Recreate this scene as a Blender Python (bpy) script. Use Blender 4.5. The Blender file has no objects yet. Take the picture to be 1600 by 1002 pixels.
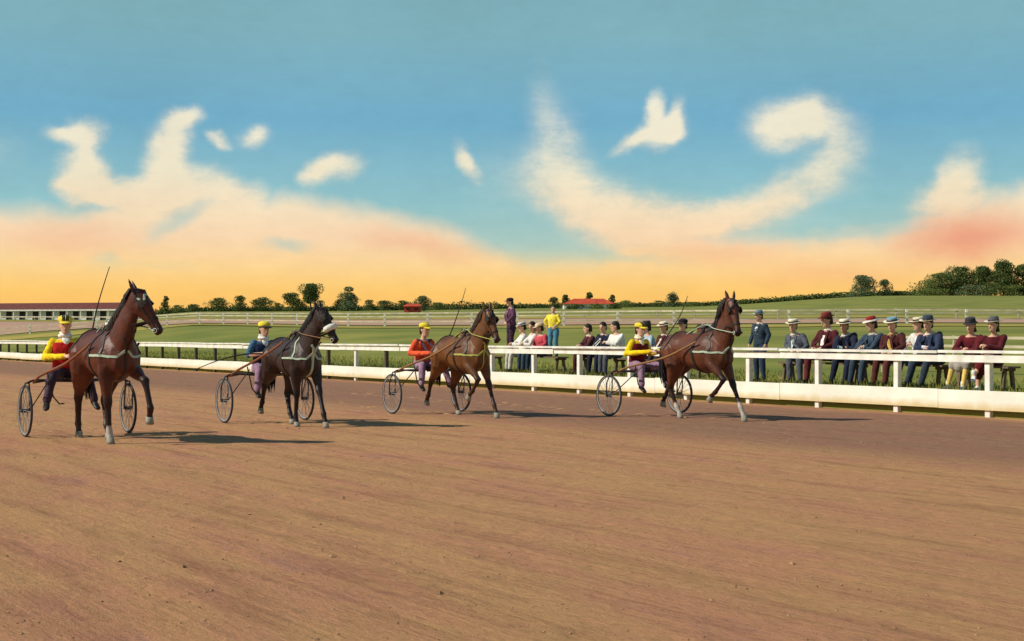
import bpy, bmesh, math, random
from mathutils import Vector, Matrix, noise
from mathutils.bvhtree import BVHTree
R = math.radians
random.seed(7)
V = Vector
scene = bpy.context.scene
COL = scene.collection

# ------------------------------------------------------------------ camera
FPX, HOR, EYE = 2200.0, 525.0, 1.55          # focal length and horizon in photo pixels, eye height in metres
cam_d = bpy.data.cameras.new('camera'); cam = bpy.data.objects.new('camera', cam_d); COL.objects.link(cam)
cam.location = (0, 0, EYE); cam.rotation_euler = (R(90), 0, 0)
cam_d.sensor_width = 36; cam_d.lens = 36*FPX/1600; cam_d.shift_y = (HOR-501)/1600
cam_d.clip_start = .1; cam_d.clip_end = 9000
scene.camera = cam

# ------------------------------------------------------------------ sky
SUN_EL, SUN_AZ = 39.0, -104.0                 # azimuth from +Y clockwise: the sun stands to the left
world = bpy.data.worlds.new('World'); scene.world = world; world.use_nodes = True
wt = world.node_tree; wt.nodes.clear()
def wn(t, **k):
    n = wt.nodes.new(t)
    for a, b in k.items(): setattr(n, a, b)
    return n
def wl(a, b): wt.links.new(a, b)
def wmath(op, a, b=None, c=None, clamp=False):
    n = wn('ShaderNodeMath', operation=op, use_clamp=clamp)
    for i, v in enumerate((a, b, c)):
        if v is None: continue
        if hasattr(v, 'links'): wl(v, n.inputs[i])
        else: n.inputs[i].default_value = v
    return n.outputs[0]
def wmix(f, a, b):
    n = wn('ShaderNodeMix', data_type='RGBA')
    for i, v in ((0, f), (6, a), (7, b)):
        if hasattr(v, 'links'): wl(v, n.inputs[i])
        else: n.inputs[i].default_value = v if i == 0 else (*v, 1)
    return n.outputs[2]
def srgb(r, g, b):
    f = lambda c: (c/255/12.92) if c/255 <= .04045 else ((c/255+.055)/1.055)**2.4
    return (f(r), f(g), f(b))
tc = wn('ShaderNodeTexCoord'); sep = wn('ShaderNodeSeparateXYZ'); wl(tc.outputs['Generated'], sep.inputs[0])
az = wmath('ARCTAN2', sep.outputs[0], sep.outputs[1])
el = wmath('ARCSINE', sep.outputs[2])
AP = wmath('MULTIPLY', az, FPX); EP = wmath('MULTIPLY', el, FPX)        # angles in units of 1/2200 rad
ns = wn('ShaderNodeTexNoise'); ns.inputs['Scale'].default_value = 30; ns.inputs['Detail'].default_value = 6; ns.inputs['Roughness'].default_value = .55
wl(tc.outputs['Generated'], ns.inputs['Vector'])
nb = wn('ShaderNodeTexNoise'); nb.inputs['Scale'].default_value = 9; nb.inputs['Detail'].default_value = 5
wl(tc.outputs['Generated'], nb.inputs['Vector'])
nsep = wn('ShaderNodeSeparateColor'); wl(ns.outputs['Color'], nsep.inputs[0])
AW = wmath('ADD', AP, wmath('MULTIPLY', wmath('SUBTRACT', nsep.outputs[0], .5), 52))
EW = wmath('ADD', EP, wmath('MULTIPLY', wmath('SUBTRACT', nsep.outputs[1], .5), 46))
comb = wn('ShaderNodeCombineXYZ'); wl(AW, comb.inputs[0]); wl(EW, comb.inputs[1])
def blob(px, py, rx, ry, rot=0, w=1.0, hard=.03):
    m = wn('ShaderNodeMapping', vector_type='TEXTURE'); wl(comb.outputs[0], m.inputs[0])
    u = math.atan((px-800)/FPX)
    m.inputs['Location'].default_value = (u*FPX, math.atan((HOR-py)/FPX*math.cos(u))*FPX, 0)
    m.inputs['Rotation'].default_value = (0, 0, R(rot)); m.inputs['Scale'].default_value = (rx, ry, 1)
    ln = wn('ShaderNodeVectorMath', operation='LENGTH'); wl(m.outputs[0], ln.inputs[0])
    mr = wn('ShaderNodeMapRange', interpolation_type='SMOOTHSTEP'); wl(ln.outputs['Value'], mr.inputs[0])
    mr.inputs[1].default_value = hard; mr.inputs[2].default_value = 1.42
    mr.inputs[3].default_value = w; mr.inputs[4].default_value = 0
    return mr.outputs[0]
def add_all(bs):
    acc = bs[0]
    for b in bs[1:]: acc = wmath('ADD', acc, b)
    return acc
# clear sky: warm at the horizon, teal blue above, deeper to the zenith
def ramp(fac, stops):
    r = wn('ShaderNodeValToRGB'); wl(fac, r.inputs[0]); e = r.color_ramp.elements
    while len(e) < len(stops): e.new(.5)
    for k, (p, c) in enumerate(stops): e[k].position = p; e[k].color = (*c, 1)
    return r.outputs[0]
elf = wmath('DIVIDE', EP, 3456.0, clamp=True)          # 0 horizon .. 1 zenith
P = lambda y: math.atan((HOR-y)/FPX)*FPX/3456.0
clear = ramp(elf, [(0, srgb(250,180,86)), (P(450), srgb(253,203,116)), (P(418), srgb(232,212,160)), (P(385), srgb(172,204,194)), (P(320), srgb(142,195,202)),
                   (P(190), srgb(106,171,201)), (P(40), srgb(124,177,188)), (.42, srgb(64,118,156)), (1, srgb(36,78,124))])
sky = wn('ShaderNodeTexSky', sky_type='NISHITA', sun_disc=False); sky.sun_elevation = R(SUN_EL); sky.sun_rotation = R(SUN_AZ)
nish = wn('ShaderNodeVectorMath', operation='SCALE'); wl(sky.outputs[0], nish.inputs[0]); nish.inputs['Scale'].default_value = .06
skyhi = wmix(.10, clear, nish.outputs[0])
skylow = wmix(wmath('MULTIPLY', elf, 6.0, clamp=True), clear, skyhi)
# low warm cloud bank whose upper edge follows the photograph
fc = wn('ShaderNodeFloatCurve'); wl(wmath('ADD', wmath('DIVIDE', AP, 1600.0), .5, clamp=True), fc.inputs['Value'])
edge = [(0,338),(.09,338),(.125,325),(.16,318),(.2,312),(.225,300),(.25,300),(.262,316),(.285,308),(.31,318),(.36,332),(.43,352),(.485,398),(.53,420),(.575,416),(.61,372),(.66,356),(.72,364),(.78,372),(.86,368),(.885,350),(.91,325),(.95,318),(1,300)]
cv = fc.mapping.curves[0]
while len(cv.points) < len(edge): cv.points.new(.5, .5)
for p, (a, y) in zip(cv.points, edge): p.location = (a, (HOR-y)/400)
fc.mapping.update()
bh = wmath('MULTIPLY', fc.outputs[0], 400.0)
bankd = wmath('SUBTRACT', wmath('ADD', bh, wmath('MULTIPLY', wmath('SUBTRACT', nsep.outputs[2], .5), 46)), EP)
mr = wn('ShaderNodeMapRange', interpolation_type='SMOOTHSTEP'); wl(bankd, mr.inputs[0]); mr.inputs[1].default_value = -22; mr.inputs[2].default_value = 26
bank = mr.outputs[0]
clouds = [(106,212,34,15,0,.8),(136,206,28,24,0,.8),(136,240,20,26,0,.7),(130,266,34,32,0,.9),(142,295,48,32,0,.9),(200,318,70,36,-8,.8),(100,290,20,16,0,.5),
  (286,186,30,18,10,.9),(268,214,34,34,0,.9),(264,254,36,40,0,.9),(294,292,66,36,4,1.0),(240,310,60,30,0,.8),(345,218,20,11,-12,.75),(402,212,28,17,30,.7),
  (372,318,56,34,0,.9),(455,334,50,22,8,.8),(498,274,30,22,30,.85),(532,260,36,26,10,.95),(725,252,17,32,35,.95),
  (1025,172,18,28,-10,.9),(1058,188,16,34,-16,.95),(1034,206,42,26,20,1.0),(990,224,36,12,28,.7),(1225,196,58,40,4,1.1),(1260,172,34,30,-20,.6),(1290,190,40,34,-25,.6),
  (850,165,26,66,4,.14),(862,212,46,70,10,.27),(866,268,64,66,20,.44),(910,312,84,52,-22,.6),(985,345,120,50,-10,.62),(1060,366,150,54,2,.7),
  (1165,326,90,34,20,.58),(1245,296,76,38,32,.52),(1305,262,46,46,20,.45),(1325,222,36,40,-35,.38),
  (1500,278,34,44,-25,.85),(1480,320,54,42,15,.9),(1550,325,60,34,0,.6),(790,280,70,60,0,.16),(60,372,120,40,0,.5),
  (-250,250,200,60,8,.8),(-700,180,220,80,-6,.8),(-1300,260,240,70,0,.8),(1900,240,180,60,10,.8),(2500,170,240,90,0,.8),(3200,260,240,70,0,.8)]
cl = add_all([blob(*c) for c in clouds])
nf = wn('ShaderNodeTexNoise'); nf.inputs['Scale'].default_value = 70; nf.inputs['Detail'].default_value = 9; nf.inputs['Roughness'].default_value = .68
nfm = wn('ShaderNodeMapping'); wl(tc.outputs['Generated'], nfm.inputs[0]); nfm.inputs['Scale'].default_value = (.7, .7, 1.5); wl(nfm.outputs[0], nf.inputs['Vector'])
wisp = wmath('SUBTRACT', nf.outputs[0], .5)
cl = wmath('ADD', wmath('MULTIPLY', cl, wmath('ADD', .72, wmath('MULTIPLY', nb.outputs[0], .55))), wmath('MULTIPLY', wmath('MULTIPLY', wisp, .9), wmath('MINIMUM', wmath('MULTIPLY', cl, 2.0), 1.0)))
mrc = wn('ShaderNodeMapRange', interpolation_type='SMOOTHSTEP'); wl(cl, mrc.inputs[0]); mrc.inputs[1].default_value = -.12; mrc.inputs[2].default_value = 1.05
cloudm = mrc.outputs[0]
# high thin cloud over the part of the sky outside the frame as well
holes = add_all([blob(880,390,110,13,-8,.75), blob(960,402,110,9,-3,.5), blob(445,384,42,12,2,.6), blob(165,408,22,13,0,.6), blob(250,413,80,7,-3,.35), blob(1265,366,170,10,2,.5), blob(278,342,60,16,30,.55), blob(150,328,26,8,0,.45)])
ccol = ramp(elf, [(0, srgb(252,180,88)), (P(452), srgb(254,204,114)), (P(420), srgb(254,213,146)), (P(375), srgb(252,216,174)), (P(330), srgb(248,224,188)), (P(270), srgb(242,231,202)), (P(150), srgb(240,233,210)), (.4, srgb(228,228,220)), (1, srgb(200,205,210))])
m1 = wmath('MULTIPLY', wmath('MAXIMUM', bank, cloudm), wmath('SUBTRACT', 1.0, holes, clamp=True))
pink = add_all([blob(1512,372,105,44,4,.95,.0), blob(650,385,110,22,-12,.35,.0), blob(110,372,110,30,0,.25,.0), blob(1300,430,160,26,0,.25,.0), blob(1120,395,120,22,0,.25,.0)])
ccol2 = wmix(wmath('MULTIPLY', pink, wmath('ADD', .5, nb.outputs[0]), clamp=True), ccol, srgb(240,150,116))
grain = wmath('ADD', wmath('ADD', .91, wmath('MULTIPLY', nb.outputs[0], .18)), wmath('MULTIPLY', wisp, .16))
fin = wmix(wmath('MULTIPLY', m1, .96), skylow, ccol2)
gs = wn('ShaderNodeVectorMath', operation='SCALE'); wl(fin, gs.inputs[0]); wl(grain, gs.inputs['Scale'])
bg = wn('ShaderNodeBackground'); wl(gs.outputs[0], bg.inputs[0]); bg.inputs[1].default_value = 1.0
wo = wn('ShaderNodeOutputWorld'); wl(bg.outputs[0], wo.inputs[0])
# ------------------------------------------------------------------ sun and exposure
sd = bpy.data.lights.new('sun', 'SUN'); sd.energy = 4.6; sd.angle = R(.53); sd.color = (1, .93, .80)
sun = bpy.data.objects.new('sun', sd); COL.objects.link(sun)
sdir = V((math.sin(R(SUN_AZ))*math.cos(R(SUN_EL)), math.cos(R(SUN_AZ))*math.cos(R(SUN_EL)), math.sin(R(SUN_EL))))
sun.rotation_euler = sdir.to_track_quat('Z', 'Y').to_euler()
vs = scene.view_settings; vs.view_transform = 'Standard'; vs.look = 'None'; vs.exposure = 0; vs.gamma = 1; vs.use_curve_mapping = False

# ------------------------------------------------------------------ helpers
def material(name, col, rough=.7, var=.25, scale=6, bump=.0, bscale=30, col2=None, spec=.3, attr=None, stretch=None, sheen=0):
    m = bpy.data.materials.new(name); m.use_nodes = True
    nt = m.node_tree; b = nt.nodes['Principled BSDF']
    b.inputs['Roughness'].default_value = rough; b.inputs['Specular IOR Level'].default_value = spec
    if sheen: b.inputs['Sheen Weight'].default_value = sheen
    t = nt.nodes.new('ShaderNodeTexCoord'); src = t.outputs['Object']
    if stretch:
        mp = nt.nodes.new('ShaderNodeMapping'); nt.links.new(src, mp.inputs[0]); mp.inputs['Scale'].default_value = stretch; src = mp.outputs[0]
    n = nt.nodes.new('ShaderNodeTexNoise'); n.inputs['Scale'].default_value = scale; n.inputs['Detail'].default_value = 6
    nt.links.new(src, n.inputs['Vector'])
    c2 = col2 or tuple(c*(1-var) for c in col); c1 = col if col2 else tuple(min(1, c*(1+var*.6)) for c in col)
    r = nt.nodes.new('ShaderNodeValToRGB'); e = r.color_ramp.elements
    e[0].position = .32; e[0].color = (*c2, 1); e[1].position = .68; e[1].color = (*c1, 1)
    nt.links.new(n.outputs['Fac'], r.inputs[0]); out = r.outputs[0]
    for (an, ac) in (attr or []):
        a = nt.nodes.new('ShaderNodeAttribute'); a.attribute_name = an
        mx = nt.nodes.new('ShaderNodeMix'); mx.data_type = 'RGBA'; nt.links.new(a.outputs['Fac'], mx.inputs[0])
        nt.links.new(out, mx.inputs[6]); mx.inputs[7].default_value = (*ac, 1); out = mx.outputs[2]
    nt.links.new(out, b.inputs['Base Color'])
    if bump:
        n2 = nt.nodes.new('ShaderNodeTexNoise'); n2.inputs['Scale'].default_value = bscale; n2.inputs['Detail'].default_value = 5
        nt.links.new(src, n2.inputs['Vector'])
        bp = nt.nodes.new('ShaderNodeBump'); bp.inputs['Strength'].default_value = bump; bp.inputs['Distance'].default_value = .02
        nt.links.new(n2.outputs['Fac'], bp.inputs['Height']); nt.links.new(bp.outputs[0], b.inputs['Normal'])
    return m
_mc = {}
def cloth(rgb, rough=.85):
    k = ('cloth',)+tuple(rgb)
    if k not in _mc: _mc[k] = material('cloth_%d_%d_%d' % rgb, srgb(*rgb), rough, .28, 9, .5, 34, spec=.15, sheen=.1)
    return _mc[k]
def link(name, me, mat, parent=None, smooth=True):
    if mat:
        me.materials.clear(); me.materials.append(mat)
    if smooth: me.polygons.foreach_set('use_smooth', [True]*len(me.polygons))
    me.name = name
    o = bpy.data.objects.new(name, me); COL.objects.link(o)
    if parent: o.parent = parent
    return o
def build(name, bm, mat, parent=None, smooth=False):
    bmesh.ops.recalc_face_normals(bm, faces=bm.faces[:])
    me = bpy.data.meshes.new(name); bm.to_mesh(me); bm.free()
    return link(name, me, mat, parent, smooth)
def tag(o, label=None, cat=None, group=None, kind=None):
    if label: o['label'] = label
    if cat: o['category'] = cat
    if group: o['group'] = group
    if kind: o['kind'] = kind
    return o
def thing(name, loc, rz, label, cat, group=None):
    o = bpy.data.objects.new(name, None); COL.objects.link(o); o.location = loc; o.rotation_euler = (0, 0, rz)
    o.empty_display_size = .2
    return tag(o, label, cat, group)
def box(bm, x0, x1, y0, y1, z0, z1, M=None):
    vs_ = [bm.verts.new((M @ V(p)) if M else p) for p in ((x0,y0,z0),(x1,y0,z0),(x1,y1,z0),(x0,y1,z0),(x0,y0,z1),(x1,y0,z1),(x1,y1,z1),(x0,y1,z1))]
    for f in ((0,3,2,1),(4,5,6,7),(0,1,5,4),(1,2,6,5),(2,3,7,6),(3,0,4,7)): bm.faces.new([vs_[i] for i in f])
def bar(bm, a, b, w, h, up=V((0,0,1))):
    a = V(a); b = V(b); d = (b-a); L = d.length; d.normalize()
    s = d.cross(up); s = s.normalized() if s.length > 1e-4 else V((1,0,0)); u = s.cross(d)
    M = Matrix((( d.x, s.x, u.x, a.x),(d.y, s.y, u.y, a.y),(d.z, s.z, u.z, a.z),(0,0,0,1)))
    box(bm, 0, L, -w/2, w/2, -h/2, h/2, M)
def rings(bm, rs, c0, c1):
    vr = [[bm.verts.new(p) for p in r] for r in rs]; n = len(vr[0])
    for a, b in zip(vr, vr[1:]):
        for i in range(n): bm.faces.new((a[i], a[(i+1)%n], b[(i+1)%n], b[i]))
    for r, c, fl in ((vr[0], c0, 1), (vr[-1], c1, 0)):
        if c is None: continue
        cv_ = bm.verts.new(c)
        for i in range(n):
            q = (r[(i+1)%n], r[i], cv_) if fl else (r[i], r[(i+1)%n], cv_)
            bm.faces.new(q)
def loft(bm, sts, seg=16):
    rs = [[V(c)+V(a)*math.cos(2*math.pi*k/seg)+V(b)*math.sin(2*math.pi*k/seg) for k in range(seg)] for c, a, b in sts]
    rings(bm, rs, V(sts[0][0]), V(sts[-1][0]))
def tube(bm, pts, rad, seg=10, flat=1.0, side=None, cap=True):
    pts = [V(p) for p in pts]
    if not hasattr(rad, '__len__'): rad = [rad]*len(pts)
    T = []
    for i in range(len(pts)):
        a = pts[max(i-1, 0)]; b = pts[min(i+1, len(pts)-1)]; T.append((b-a).normalized())
    s = V(side) if side else (V((0,0,1)) if abs(T[0].z) < .9 else V((1,0,0)))
    s = (s - T[0]*s.dot(T[0])).normalized()
    rs = []; 
    def ring(c, t, r):
        nonlocal s
        s = (s - t*s.dot(t)).normalized(); u = t.cross(s)
        return [c + s*(r*math.cos(2*math.pi*k/seg)) + u*(r*flat*math.sin(2*math.pi*k/seg)) for k in range(seg)]
    c0, c1 = pts[0], pts[-1]
    if cap:
        rs.append(ring(pts[0]-T[0]*rad[0]*.7, T[0], rad[0]*.7)); c0 = pts[0]-T[0]*rad[0]
    for p, t, r in zip(pts, T, rad): rs.append(ring(p, t, r))
    if cap:
        rs.append(ring(pts[-1]+T[-1]*rad[-1]*.7, T[-1], rad[-1]*.7)); c1 = pts[-1]+T[-1]*rad[-1]
    rings(bm, rs, c0, c1)
def ball(bm, c, rx, ry, rz, seg=10, n=6, M=None):
    c = V(c); rs = []
    for j in range(1, n):
        th = math.pi*j/n
        r = []
        for k in range(seg):
            p = V((rx*math.sin(th)*math.cos(2*math.pi*k/seg), ry*math.sin(th)*math.sin(2*math.pi*k/seg), -rz*math.cos(th)))
            r.append(c + ((M @ p) if M else p))
        rs.append(r)
    lo = V((0,0,-rz)); hi = V((0,0,rz))
    rings(bm, rs, c+((M @ lo) if M else lo), c+((M @ hi) if M else hi))
def spline(pts, n=6):
    pts = [V(p) for p in pts]; out = []
    for i in range(len(pts)-1):
        p0 = pts[max(i-1,0)]; p1 = pts[i]; p2 = pts[i+1]; p3 = pts[min(i+2, len(pts)-1)]
        for k in range(n):
            t = k/n
            out.append(.5*((2*p1)+(p2-p0)*t+(2*p0-5*p1+4*p2-p3)*t*t+(3*p1-p0-3*p2+p3)*t**3))
    out.append(pts[-1]); return out
def remesh(bm, vox, smooth=3):
    bmesh.ops.recalc_face_normals(bm, faces=bm.faces[:])
    me = bpy.data.meshes.new('tmp'); bm.to_mesh(me); bm.free()
    o = bpy.data.objects.new('tmp', me); COL.objects.link(o)
    m = o.modifiers.new('r', 'REMESH'); m.mode = 'VOXEL'; m.voxel_size = vox
    if smooth:
        s = o.modifiers.new('s', 'SMOOTH'); s.factor = .5; s.iterations = smooth
    dg = bpy.context.evaluated_depsgraph_get()
    res = bpy.data.meshes.new_from_object(o.evaluated_get(dg))
    bpy.data.objects.remove(o); bpy.data.meshes.remove(me)
    return res
def bvh_of(me): return BVHTree.FromPolygons([v.co.copy() for v in me.vertices], [tuple(p.vertices) for p in me.polygons])
def strap(bm, bvh, pts, w=.035, th=.008, n=8, closed=False):
    ps = spline(pts, n); loc = []
    for p in ps:
        q, nrm, _, _ = bvh.find_nearest(p)
        nrm = (p-q).normalized() if (p-q).length > .02 and (p-q).dot(nrm) > 0 else nrm
        loc.append((q, nrm))
    rs = []
    for i, (q, nrm) in enumerate(loc):
        t = (loc[min(i+1, len(loc)-1)][0]-loc[max(i-1, 0)][0])
        t = t.normalized() if t.length > 1e-6 else V((1,0,0))
        s = t.cross(nrm).normalized()
        rs.append([q+s*w/2-nrm*.004, q+s*w/2+nrm*th, q-s*w/2+nrm*th, q-s*w/2-nrm*.004])
    rings(bm, rs, loc[0][0], loc[-1][0])
def sm(a, b, x):
    t = max(0, min(1, (x-a)/(b-a))); return t*t*(3-2*t)
def interp(tab, x):
    if x <= tab[0][0]: return tab[0][1]
    for (a, p), (b, q) in zip(tab, tab[1:]):
        if x <= b: return p+(q-p)*(x-a)/(b-a)
    return tab[-1][1]

# ------------------------------------------------------------------ lie of the land
F0 = V((9.4, 26.2, 0)); H = V((.548, -.836, 0)).normalized(); N = V((.836, .548, 0)).normalized()   # fence line, its direction, away from the track
HEAD = math.atan2(H.y, H.x)
BANK = .46
def fp(t, d, z=0): return F0 + H*t + N*d + V((0, 0, z))
def on_line(px, d):
    u = (px-800)/FPX; p = F0+N*d
    return (u*p.y-p.x)/(H.x-u*H.y)
def td(x, y):
    q = V((x, y, 0))-F0; return q.dot(H), q.dot(N)
KT = [(-2,.0175),(-.27,.0175),(-.225,.0212),(-.11,.0218),(.05,.0243),(.18,.0258),(.27,.027),(2,.027)]
def zg(x, y):
    t, d = td(x, y)
    if d <= 0: return BANK
    yy = max(y, 1); u = x/yy; ye = min(yy, 400)
    z = BANK + sm(0, 22, d)*interp(KT, u)*max(0, ye-25)
    z += sm(.12, .27, u)*sm(130, 380, yy)*2.3
    z += noise.noise(V((x*.03, y*.03, 0)))*.12*sm(4, 40, d)
    return z
def at(px, Y, dz=0):
    x = (px-800)/FPX*Y
    return V((x, Y, zg(x, Y)+dz))

# ------------------------------------------------------------------ materials of the setting
def dirt_material():
    m = bpy.data.materials.new('raked_dirt'); m.use_nodes = True; nt = m.node_tree; b = nt.nodes['Principled BSDF']
    L = nt.links.new; nd = nt.nodes.new
    b.inputs['Roughness'].default_value = .95; b.inputs['Specular IOR Level'].default_value = .1
    t = nd('ShaderNodeTexCoord')
    def nz(sc, stretch, det=6, ro=.6):
        mp = nd('ShaderNodeMapping'); L(t.outputs['Object'], mp.inputs[0]); mp.inputs['Scale'].default_value = stretch
        n = nd('ShaderNodeTexNoise'); n.inputs['Scale'].default_value = sc; n.inputs['Detail'].default_value = det; n.inputs['Roughness'].default_value = ro
        L(mp.outputs[0], n.inputs['Vector']); return n.outputs['Fac']
    def rmp(f, st):
        r = nd('ShaderNodeValToRGB'); L(f, r.inputs[0]); e = r.color_ramp.elements
        while len(e) < len(st): e.new(.5)
        for k, (p, c) in enumerate(st): e[k].position = p; e[k].color = (*c, 1)
        return r.outputs[0]
    def mix(f, a, c, mode='MIX'):
        x = nd('ShaderNodeMix'); x.data_type = 'RGBA'; x.blend_type = mode
        for i, v in ((0, f), (6, a), (7, c)):
            if hasattr(v, 'links'): L(v, x.inputs[i])
            else: x.inputs[i].default_value = v if i == 0 else (*v, 1)
        return x.outputs[2]
    big = nz(.7, (.4, 1.3, 1), 9, .72); streak = nz(1.3, (.22, 1.9, 1), 9, .74); fine = nz(14, (.7, 1.3, 1), 8, .75); rake = nz(6, (.05, 2.2, 1), 4, .65)
    base = rmp(big, [(.28, (.40,.200,.145)), (.42, (.50,.240,.126)), (.55, (.49,.265,.120)), (.75, (.53,.280,.126))])
    st = rmp(streak, [(.34, (.62,.54,.60)), (.5, (1,1,1)), (.7, (1.12,1.07,1.0))])
    c = mix(.75, base, st, 'MULTIPLY')
    c = mix(.55, c, rmp(fine, [(.3, (.55,.52,.52)), (.52, (1,1,1)), (.75, (1.18,1.15,1.1))]), 'MULTIPLY')
    c = mix(.22, c, rmp(rake, [(.38, (.72,.68,.68)), (.55, (1,1,1))]), 'MULTIPLY')
    # darker, heavier worked lane along the rail (local y is the distance from the rail)
    s = nd('ShaderNodeSeparateXYZ'); L(t.outputs['Object'], s.inputs[0])
    w = nd('ShaderNodeMath'); w.operation = 'ADD'; L(s.outputs[1], w.inputs[0])
    sc = nd('ShaderNodeMath'); sc.operation = 'MULTIPLY'; L(streak, sc.inputs[0]); sc.inputs[1].default_value = 4.5; L(sc.outputs[0], w.inputs[1])
    mr_ = nd('ShaderNodeMapRange'); mr_.interpolation_type = 'SMOOTHSTEP'; L(w.outputs[0], mr_.inputs[0])
    mr_.inputs[1].default_value = -7.2; mr_.inputs[2].default_value = -4.6
    mb = nd('ShaderNodeMapRange'); mb.interpolation_type = 'SMOOTHSTEP'; L(w.outputs[0], mb.inputs[0]); mb.inputs[1].default_value = 1.0; mb.inputs[2].default_value = 2.6
    sb = nd('ShaderNodeMath'); sb.operation = 'SUBTRACT'; sb.use_clamp = True; L(mr_.outputs[0], sb.inputs[0]); L(mb.outputs[0], sb.inputs[1])
    md = nd('ShaderNodeMath'); md.operation = 'MULTIPLY'; L(sb.outputs[0], md.inputs[0]); md.inputs[1].default_value = .6
    c = mix(md.outputs[0], c, (.185,.098,.076))
    L(c, b.inputs['Base Color'])
    h = nd('ShaderNodeMath'); h.operation = 'ADD'; L(fine, h.inputs[0])
    h2 = nd('ShaderNodeMath'); h2.operation = 'MULTIPLY'; L(rake, h2.inputs[0]); h2.inputs[1].default_value = .4; L(h2.outputs[0], h.inputs[1])
    vo = nd('ShaderNodeTexVoronoi'); vo.feature = 'SMOOTH_F1'; vo.inputs['Scale'].default_value = 3.2; L(t.outputs['Object'], vo.inputs['Vector'])
    pits = nd('ShaderNodeMapRange'); L(vo.outputs['Distance'], pits.inputs[0]); pits.inputs[1].default_value = .12; pits.inputs[2].default_value = .38
    pm = nd('ShaderNodeMath'); pm.operation = 'MULTIPLY_ADD'; L(pits.outputs[0], pm.inputs[0]); pm.inputs[1].default_value = .55; L(h.outputs[0], pm.inputs[2])
    h = pm
    bp = nd('ShaderNodeBump'); bp.inputs['Strength'].default_value = .85; bp.inputs['Distance'].default_value = .035; L(h.outputs[0], bp.inputs['Height']); L(bp.outputs[0], b.inputs['Normal'])
    return m
M_dirt = dirt_material()
M_grass = material('turf', (.265,.250,.056), .95, 0, .16, .5, 18, col2=(.145,.170,.036), spec=.1)
M_fardirt = material('far_track_dirt', (.46,.28,.19), .95, .15, .2, spec=.1, stretch=(.3,1,1))
M_white = material('white_paint', (.80,.77,.68), .55, .24, 3.5, .15, 25)
M_base = material('white_paint_splashed', (.82,.79,.68), .6, .12, 1.4, .2, 18)
def add_splash(m):          # earth splashed on the foot of the boards
    nt = m.node_tree; b = nt.nodes['Principled BSDF']; t = nt.nodes.new('ShaderNodeTexCoord'); s = nt.nodes.new('ShaderNodeSeparateXYZ')
    nt.links.new(t.outputs['Object'], s.inputs[0])
    n = nt.nodes.new('ShaderNodeTexNoise'); n.inputs['Scale'].default_value = 5; n.inputs['Detail'].default_value = 6; nt.links.new(t.outputs['Object'], n.inputs['Vector'])
    a = nt.nodes.new('ShaderNodeMath'); a.operation = 'MULTIPLY_ADD'; nt.links.new(n.outputs[0], a.inputs[0]); a.inputs[1].default_value = -.12; nt.links.new(s.outputs[2], a.inputs[2])
    r = nt.nodes.new('ShaderNodeMapRange'); nt.links.new(a.outputs[0], r.inputs[0]); r.inputs[1].default_value = .09; r.inputs[2].default_value = .24; r.inputs[3].default_value = .7; r.inputs[4].default_value = 0
    src = b.inputs['Base Color'].links[0].from_socket
    x = nt.nodes.new('ShaderNodeMix'); x.data_type = 'RGBA'; nt.links.new(r.outputs[0], x.inputs[0]); nt.links.new(src, x.inputs[6]); x.inputs[7].default_value = (.55,.38,.10,1)
    nt.links.new(x.outputs[2], b.inputs['Base Color'])
add_splash(M_base)
M_dullpaint = material('weathered_paint', (.50,.44,.30), .8, .3, 1.2)
M_shadepost = material('shaded_post_dark', (.09,.075,.05), .9, .35, 8, .4, 30)  # shade on the distant posts, put into their colour
M_bark = material('bark', (.06,.045,.03), .95, .3, 3, .5, 8)
M_leafs = [material('foliage_dark', (.105,.140,.042), .85, .35, .5, spec=.12), material('foliage_mid', (.140,.175,.048), .85, .35, .5, spec=.12),
           material('foliage_blue_green', (.125,.170,.080), .85, .35, .5, spec=.12)]
M_plank = material('bench_timber', (.16,.11,.07), .85, .3, 5, .4, 30, stretch=(1,6,6))

# ------------------------------------------------------------------ ground
def grid(name, ts, ds, zf, mat):
    me = bpy.data.meshes.new(name); vsx = []; fs = []
    for d in ds:
        for t in ts:
            p = F0+H*t+N*d; vsx.append((p.x, p.y, zf(p.x, p.y)))
    n = len(ts)
    for j in range(len(ds)-1):
        for i in range(n-1): fs.append((j*n+i, j*n+i+1, (j+1)*n+i+1, (j+1)*n+i))
    n_ = len(ts)
    if ds[0] < .0995:                                        # the bank drops to the track behind the base board
        for i in range(n_): vsx[i] = (vsx[i][0], vsx[i][1], -.05)
    me.from_pydata(vsx, [], fs); return link(name, me, mat)
ts = [-4500,-2500,-1400,-900,-650]+[-520+5*i for i in range(118)]+[100,160,300,600,1200,2500,4500]
ds = [.099,.10,.6,1.5,3,5,8,12,16,20,25]+[30+6*i for i in range(70)]+[480,560,700,1000,1600,2600,4500]
tag(grid('infield_turf', ts, ds, zg, M_grass), kind='structure')
me = bpy.data.meshes.new('dirt_track'); me.from_pydata([(-900,-46,0),(900,-46,0),(900,.098,0),(-900,.098,0)], [], [(0,1,2,3)])
tr = link('dirt_track', me, M_dirt); tr.location = F0; tr.rotation_euler = (0, 0, math.atan2(H.y, H.x)); tag(tr, kind='structure')
me = bpy.data.meshes.new('outer_turf'); c4 = [fp(-4500,-4500,-.006), fp(4500,-4500,-.006), fp(4500,.098,-.006), fp(-4500,.098,-.006)]
me.from_pydata([tuple(p) for p in c4], [], [(0,1,2,3)]); tag(link('outer_turf', me, M_grass), kind='structure')
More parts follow.
